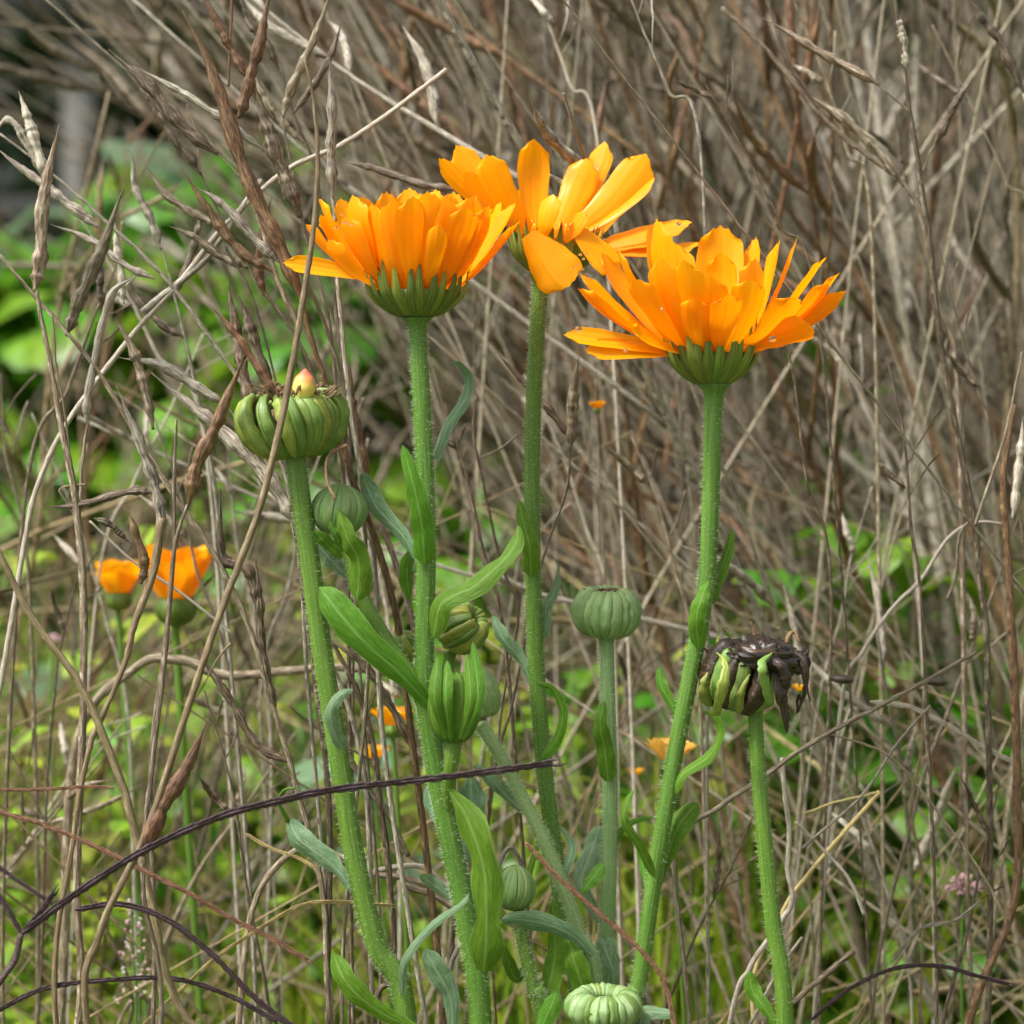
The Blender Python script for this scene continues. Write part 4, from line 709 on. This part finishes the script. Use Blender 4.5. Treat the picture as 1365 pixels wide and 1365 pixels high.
# ================================================================ BACKGROUND THICKET
def pod_mesh(name, L, r, m):
    mb = MB(); bend = rng.uniform(-.1, .1) * L
    tube(mb, [(0, 0, 0), (bend, 0, L * .35), (bend * 1.2, 0, L * .65), (0, 0, L)], podshape(r, L / (r * 6)), seg=6, n=16, jit=.06)
    return build_mesh(name, mb, M[m])
mats = ['dry', 'dry_dark', 'dry_grey', 'dry_rust', 'dry_tan', 'dry_dark', 'dry']
pods = {m: [pod_mesh('pod', rng.uniform(.035, .06), rng.uniform(.0013, .0021), m) for _ in range(3)] for m in set(mats)}
def archetype(i):
    """a dry rape-like plant: stem, branches, pods; root at origin"""
    m = mats[i % len(mats)]; H = rng.uniform(.75, 1.05); b1, b2 = rng.uniform(-.08, .08, 2)
    t = bpy.data.objects.new('dry_stalk', None); C.objects.link(t)
    stem = [Vector((b1 * (k / 6) ** 2 + rng.normal(0, .006), b2 * (k / 6) ** 2 + rng.normal(0, .006), H * k / 6)) for k in range(7)]
    mb = MB(); r0 = rng.uniform(.0015, .0032); sp = spline(stem, 60)
    tube(mb, stem, [r0, r0 * .9, r0 * .6, r0 * .3], seg=6, n=26, jit=.05, wave=.0006); obj('stem', mb, M[m], t)
    nb = rng.integers(6, 9)
    for k in range(nb):
        f = .36 + .58 * (k + rng.uniform(0, .8)) / nb; p0 = Vector(sp[int(f * 59)]); a = rng.uniform(0, 6.28); L = rng.uniform(.14, .3) * (1.15 - f * .5); el = rng.uniform(.7, 1.15)
        dv = Vector((math.cos(a) * math.cos(el), math.sin(a) * math.cos(el), math.sin(el))); p1 = p0 + dv * L * .5; p2 = p1 + (dv + Vector((0, 0, .25))).normalized() * L * .5
        mb = MB(); tube(mb, [p0, p1, p2], [r0 * .5, r0 * .32, r0 * .2], seg=5, n=10, jit=.05, wave=.0005); obj('branch', mb, M[m], t); bp = spline([p0, p1, p2], 20)
        for j in range(rng.integers(2, 5)):
            q = Vector(bp[min(19, int(5 + 14 * (j + rng.uniform(0, .9)) / 4))]); a2 = rng.uniform(0, 6.28); e2 = rng.uniform(.4, 1.2)
            d2 = (Vector((math.cos(a2) * math.cos(e2), math.sin(a2) * math.cos(e2), math.sin(e2))) + dv * .5).normalized()
            o = bpy.data.objects.new('pod', random.choice(pods[m])); C.objects.link(o); o.parent = t; o.location = q
            o.rotation_euler = d2.to_track_quat('Z', 'Y').to_euler(); o.scale = [rng.uniform(.8, 1.2)] * 3
    return t
arch = [archetype(i) for i in range(14)]
def place(o, x, y, rx, ry, rz, s, label, group):
    o.location = (x, y, -.005); o.rotation_euler = (Matrix.Rotation(ry, 3, 'Y') @ Matrix.Rotation(rx, 3, 'X') @ Matrix.Rotation(rz, 3, 'Z')).to_euler(); o.scale = (s, s, s)
    o['label'] = label; o['category'] = 'dry stalk'; o['group'] = group
def copy_tree(o):
    c = o.copy(); C.objects.link(c)
    for ch in list(o.children): k = ch.copy(); C.objects.link(k); k.parent = c
    return c
used = 0
def stand(u, y, ry, s, zone):
    """u: where (photo x at mid height 682) the stalk passes; y: world distance behind flowers; ry lean"""
    global used
    q = DIST + y; xm = (u - 682.5) * K * q; zm = CAM_H + math.tan(PITCH) * q
    xb = xm - math.tan(ry) * zm
    i = used % len(arch); o = arch[i] if used < len(arch) else copy_tree(arch[i]); used += 1
    lab, grp = {'r': ('dry brown pod stalk in the blurred thicket right of the flowers', 'thicket stalks on the right'), 'm': ('dry brown pod stalk in the blurred thicket behind the three flowers', 'thicket stalks in the middle'), 'l': ('blurred dry pod stalk among green leaves at left', 'thicket stalks on the left'), 'f': ('blurred dry stalk leaning steeply up left behind the left flower', 'leaning stalks fanning to the upper left')}[zone]
    place(o, xb, y, rng.uniform(-.12, .12), ry, rng.uniform(0, 6.28), s, lab, grp)
for k in range(50): stand(rng.uniform(900, 1440), rng.uniform(.28, 1.25), R(rng.normal(-13, 9)), rng.uniform(.8, 1.1), 'r')
for k in range(44): stand(rng.uniform(620, 950), rng.uniform(.12, 1.25), R(rng.normal(-18, 7)), rng.uniform(.8, 1.1), 'm')
for k in range(20): stand(rng.uniform(-40, 500), rng.uniform(.12, .9), R(rng.normal(4, 14)), rng.uniform(.48, .62), 'l')
for k in range(36): stand(rng.uniform(800, 1060), rng.uniform(.45, 1.3), R(rng.normal(-34, 3)), rng.uniform(.8, 1.15), 'f')
# far stalks beyond those: one uncountable mass
def strands(n, yr, ur, lean, h, rad, mb, bend=.1, segs=8):
    for k in range(n):
        y = rng.uniform(*yr); q = DIST + y; u = rng.uniform(*ur); ry = R(rng.normal(*lean)); H = rng.uniform(*h); zm = .35
        x = (u - 682.5) * K * q - math.tan(ry) * zm; dx = math.tan(ry); bd = rng.normal(0, bend); dy = rng.normal(0, .12)
        pts = [(x + dx * H * f + bd * f * f * H, y + dy * H * f, H * f) for f in (0, .3, .65, 1)]
        tube(mb, pts, [rad * rng.uniform(.6, 1.4), rad * .3], seg=4, n=segs, cap=False)
fm = MB(); strands(130, (1.0, 2.2), (640, 1550), (-14, 13), (.55, 1.0), .0022, fm); strands(400, (.15, 1.4), (620, 1450), (-14, 20), (.35, .9), .0008, fm); strands(120, (.7, 2.0), (-150, 560), (5, 18), (.2, .45), .0018, fm)
strands(80, (.8, 2.0), (820, 1200), (-32, 5), (.7, 1.15), .002, fm)
obj('dry_thicket', fm, M['thicket'], kind='stuff', label='dense mass of far dry stalks behind the countable ones', category='thicket')
fm = MB(); strands(300, (.1, .9), (-50, 1420), (0, 42), (.2, .40), .0008, fm, bend=.5); strands(220, (.08, .8), (-50, 1420), (0, 32), (.12, .34), .0009, fm, bend=.35)
obj('dead_grass', fm, M['deadgrass'], kind='stuff', label='thin dead grass stems tangled through the stalk bases', category='grass')
# litter: fallen straws
lm = MB()
for k in range(1900):
    y = rng.uniform(.25, 3.2); q = DIST + y; x = rng.uniform(-1, 1) * q * .24; z = (abs(rng.normal(0, .07)) * min(1, y) + .01) if k % 3 else rng.uniform(.05, .36); a = rng.uniform(0, 6.28); L = rng.uniform(.04, .16)
    dv = np.array([math.cos(a), math.sin(a), rng.normal(0, .3)]) * L
    c = np.array([x, y, z]); tube(lm, [c - dv, c + rng.normal(0, .008, 3), c + dv], [.0011, .0007], seg=4, n=5, cap=False)
obj('straw_litter', lm, M['deadgrass'], kind='stuff', label='fallen straws littering the ground between the stalks', category='straw')
# grass
def grass(n, yr, h, w, mb, spread=.24, ur=None, lean=.35):
    u = rng.uniform(0, 1, n); y = yr[0] + (yr[1] - yr[0]) * u ** .8; q = DIST + y
    x = rng.uniform(-1, 1, n) * q * spread if ur is None else (rng.uniform(*ur, n) - 682.5) * K * q
    H = rng.uniform(*h, n); a = rng.uniform(0, 6.28, n); ln = np.abs(rng.normal(0, lean, n)) * H; W = w * rng.uniform(.5, 1.3, n)
    clump = (np.sin(x * 9 + 1.3 * np.sin(y * 7)) + np.sin(y * 11 + x * 3)) * .25 + .85; H = H * clump
    fa = rng.uniform(0, 6.28, n); side = np.stack([np.cos(fa), np.sin(fa), 0 * fa], -1)
    rows = []; tw = []
    for t, k in ((0, .8), (.35, 1), (.7, .7), (1, .05)):
        c = np.stack([x + np.cos(a) * ln * t ** 2, y + np.sin(a) * ln * t ** 2, H * (t - .18 * t ** 3)], -1)
        rows.append(np.stack([c - side * (W * k / 2)[:, None], c + side * (W * k / 2)[:, None]], 1)); tw.append(t)
    V = np.stack(rows, 1)                       # n,4,2,3
    idx = (np.arange(n)[:, None] * 8 + mb.n)
    F = np.concatenate([idx + np.array([[2 * j, 2 * j + 1, 2 * j + 3, 2 * j + 2]]) for j in range(3)])
    UV = np.zeros((n, 4, 2, 2)); UV[:, :, 1, 0] = 1; UV[..., 1] = np.array(tw)[None, :, None]
    mb.v.append(V.reshape(-1, 3)); mb.f.append(F); mb.uv.append(UV.reshape(-1, 2)); mb.n += n * 8
g = MB(); grass(11000, (.3, 1.1), (.18, .385), .0046, g, ur=(640, 1430), lean=.22); grass(5000, (.3, 1.0), (.16, .34), .0042, g, ur=(-60, 560), lean=.25); grass(15000, (.3, 1.5), (.12, .36), .0038, g, .22); grass(26000, (1.0, 3.2), (.10, .28), .0045, g)
obj('grass', g, M['grass'], kind='stuff', label='green grass growing among the dry stalks', category='grass')
g = MB(); grass(95000, (2.0, 9.0), (.08, .24), .006, g, .5); grass(9000, (.1, 2.2), (.06, .2), .004, g, .6); obj('meadow_grass', g, M['grass_far'], kind='stuff', label='bright green meadow grass beyond the thicket', category='grass')
g = MB(); grass(4000, (.3, 2.4), (.06, .22), .002, g, .22, lean=.8); obj('dry_grass', g, M['deadgrass'], kind='stuff', label='withered thin grass between the green blades', category='grass')
w_ = MB()
for k in range(600):
    y = rng.uniform(.3, 1.4); q = DIST + y; x = rng.uniform(-1, 1) * q * .2; H = rng.uniform(.12, .35); tp = np.array([x + rng.normal(0, .02), y, H])
    for j in range(7):
        a = rng.uniform(0, 6.28); zz = H * (1 - j * .11); rad = np.array([math.cos(a), math.sin(a), 0]); c = np.array([x, y, 0]) + (tp - np.array([x, y, 0])) * zz / H; l = rng.uniform(.012, .028)
        blade(w_, [c, c + rad * l * .5 + AX * l * .35, c + rad * l + AX * l * .2], l * .5, LEAF, side=np.cross(AX, rad), cup=.1, n=6, nu=3)
obj('low_weeds', w_, M['grass_far'], kind='stuff', label='small leaved green weeds growing low through the dry stalks', category='weeds')
# ---------------- broad leafy plants at left
def leafplant(x, y, d, n, L, m, lb, ht=.2):
    g = P(x, y, d); top = g.z; t = thing('leafy_plant', lb, 'plant', (g.x, g.y, 0))
    mb = MB(); tube(mb, [(g.x, g.y, 0), (g.x + .005, g.y, top * .6), (g.x, g.y, top)], [.004, .0025], seg=6, n=8); obj('stem', mb, M['stem'], t)
    for k in range(n):
        a = rng.uniform(0, 6.28); z0 = top + rng.uniform(-ht, .02); l = L * rng.uniform(.6, 1.2); rad = np.array([math.cos(a), math.sin(a), 0]); c = np.array([g.x, g.y, max(.02, z0)])
        up = rng.uniform(.1, .9); pts = [c, c + rad * l * .4 + AX * l * .5 * up, c + rad * l * .8 + AX * l * .55 * up, c + rad * l * 1.1 + AX * l * (.55 * up - .25)]
        pm = MB(); blade(pm, pts, l * .55, SPOON, side=np.cross(AX, rad), cup=.1, wavy=.12, n=12, nu=7, twist=rng.uniform(-25, 25)); obj('leaf', pm, M[m], t)
for x, y, d, n, L, m, lb in ((240, 320, 1.25, 46, .14, 'broad', 'bright green bushy plant blurred behind the rusty pods'), (170, 320, 1.4, 26, .14, 'broad_grey', 'greyish green broad-leaved plant blurred at upper left'), (60, 380, 1.2, 36, .13, 'broad', 'green leafy plant blurred behind the far left pods'),
                             (320, 450, 1.1, 34, .11, 'broad', 'green leafy plant blurred left of the left seed head'), (150, 470, 1.2, 36, .13, 'broad', 'green leafy plant blurred behind the slanting grey pods'), (440, 430, .8, 22, .11, 'broad', 'green leafy plant blurred below the left flower'),
                             (40, 560, 1.2, 20, .10, 'broad', 'green leafy plant blurred at the left edge mid-height'), (545, 290, .8, 14, .10, 'broad', 'green leafy plant glimpsed above the left flower'), (1115, 440, .55, 10, .05, 'broad', 'small green plant glimpsed right of the right flower'),
                             (640, 640, .7, 14, .08, 'broad', 'green leafy plant glimpsed between the two left flower stems'), (60, 1080, .5, 14, .06, 'broad', 'low bright green plant behind the bottom left stalks'), (1265, 1080, .32, 26, .05, 'broad', 'low green plant blurred at the lower right'), (1215, 800, .34, 26, .055, 'broad', 'green plant glimpsed behind the hooked straw at right'),
                             (520, 1080, .35, 12, .05, 'broad_grey', 'low grey-green plant behind the long purple spike'), (1060, 775, .36, 24, .055, 'broad', 'green plant glimpsed between the right flower and dark stalk'), (985, 270, .7, 10, .06, 'broad_grey', 'dull bluish plant glimpsed behind the right flower'), (20, 960, .8, 14, .07, 'broad_grey', 'pale grey-green plant at the left edge'), (1140, 1130, .36, 22, .05, 'broad', 'low green plant behind the crossed yellow straws'), (765, 950, .4, 20, .06, 'broad', 'green plant blurred just right of the middle flower stem'), (400, 960, .6, 22, .055, 'broad', 'green plant blurred behind the stout seed head stem'), (1185, 960, .38, 22, .05, 'broad', 'green plant behind the forked thin straw'), (880, 1180, .7, 22, .05, 'broad', 'green plant low behind the right flower stem'), (1320, 900, .4, 20, .06, 'broad', 'green plant blurred at the right edge'), (935, 920, .45, 20, .05, 'broad', 'green plant glimpsed left of the blackened head'), (1080, 1290, .4, 20, .04, 'broad', 'low green plant at the bottom right of the darkened head stem'), (260, 1000, .6, 22, .055, 'broad', 'green plant blurred behind the crossing lower left stalks')):
    leafplant(x, y, d, int(n * 1.7), L * .66, m, lb)
# ---------------- trees, bushes and rail far behind
def crown(mb, c, r, h, n, s):
    u = nrm(rng.normal(0, 1, (n, 3))) * (rng.uniform(0, 1, (n, 1)) ** .33); ct = rng.normal(0, .16, (14, 3))
    u = u + ct[rng.integers(0, 14, n)]; p = u * np.array([r, r, h]) + np.array(c); p[:, 2] = np.maximum(p[:, 2], .05)
    a = nrm(rng.normal(0, 1, (n, 3))) * s; b = nrm(np.cross(a, rng.normal(0, 1, (n, 3)))) * s * .5
    V = np.stack([p - a, p + b, p + a, p - b], 1).reshape(-1, 3); F = np.arange(n * 4).reshape(-1, 4) + mb.n
    mb.v.append(V); mb.f.append(F); mb.uv.append(np.tile([[0, 0], [1, 0], [1, 1], [0, 1]], (n, 1)).astype(float)); mb.n += n * 4
for i, (x, y, r, h) in enumerate(((-2.2, 9.5, 1.3, 1.6), (-.9, 11, 1.2, 1.9), (.4, 10, 1.3, 1.7), (1.6, 11, 1.4, 1.8), (2.9, 9.8, 1.3, 1.6), (-3.8, 11, 1.5, 2), (4.4, 11, 1.5, 2), (-5.6, 10, 1.5, 2), (6.1, 10.5, 1.5, 2))):
    lb = ['dark blurred tree behind the upper left corner', 'dark blurred tree behind the leaning stalks at upper left', 'dark tree hidden behind the thicket at top centre', 'dark tree hidden behind the thicket above the right flower', 'dark tree behind the thicket in the top right corner', 'dark tree outside the left edge', 'dark tree outside the right edge', 'second dark tree outside the left edge', 'second dark tree outside the right edge'][i]
    t = thing('tree', lb, 'tree', (x, y, 0)); mb = MB(); tube(mb, [(x, y, 0), (x + .05, y, 1), (x, y, 2.6)], [.11, .08, .04], seg=9); obj('trunk', mb, M['bark'], t)
    mb = MB(); crown(mb, (x, y, 2.1), r, h, 9000, .07); obj('crown', mb, M['tree'], t)
hm = MB()
for k in range(30): crown(hm, (-9 + k * .62, 12.6 + rng.uniform(-.5, .5), 1.3), .8, 1.5, 3000, .09)
obj('hedge', hm, M['tree'], kind='stuff', label='dark far hedge closing the background', category='hedge')
# embankment behind the hedge
bm2 = MB(); xx = np.linspace(-40, 40, 40); prof = [(13.8, -.02), (14.5, 2.2), (16, 4.5), (20, 6), (60, 7)]
V = np.array([[(x, y, z + (.25 * math.sin(x) if z > 0 else 0)) for x in xx] for y, z in prof]); bm2.grid(V, V[..., :2].copy()); obj('hill', bm2, M['tree'], kind='structure')
fr = thing('rail_fence', 'blurred grey wooden rail fence at the top left corner', 'fence', (-1.2, 6.0, 0))
def box(mb, x0, x1, y0, y1, z0, z1):
    V = np.array([[(x0, y0, z), (x1, y0, z), (x1, y1, z), (x0, y1, z)] for z in (z0, z0, z1, z1)], float); V[0] = V[0].mean(0) + (V[0] - V[0].mean(0)) * .01; V[3] = V[3].mean(0) + (V[3] - V[3].mean(0)) * .01
    mb.grid(V, np.zeros((4, 4, 2)), wrap=True)
q = DIST + 6.0; zr = P(100, 14, 6.0).z
for x in (-.93, -2.3, -3.6):
    mb = MB(); box(mb, x - .03, x + .03, 5.95, 6.05, 0, zr + .03); obj('post', mb, M['fence'], fr)
for z in (zr, zr - .45):
    mb = MB(); box(mb, -4.0, -.90, 5.90, 5.948, z - .04, z + .04); obj('rail', mb, M['fence'], fr)
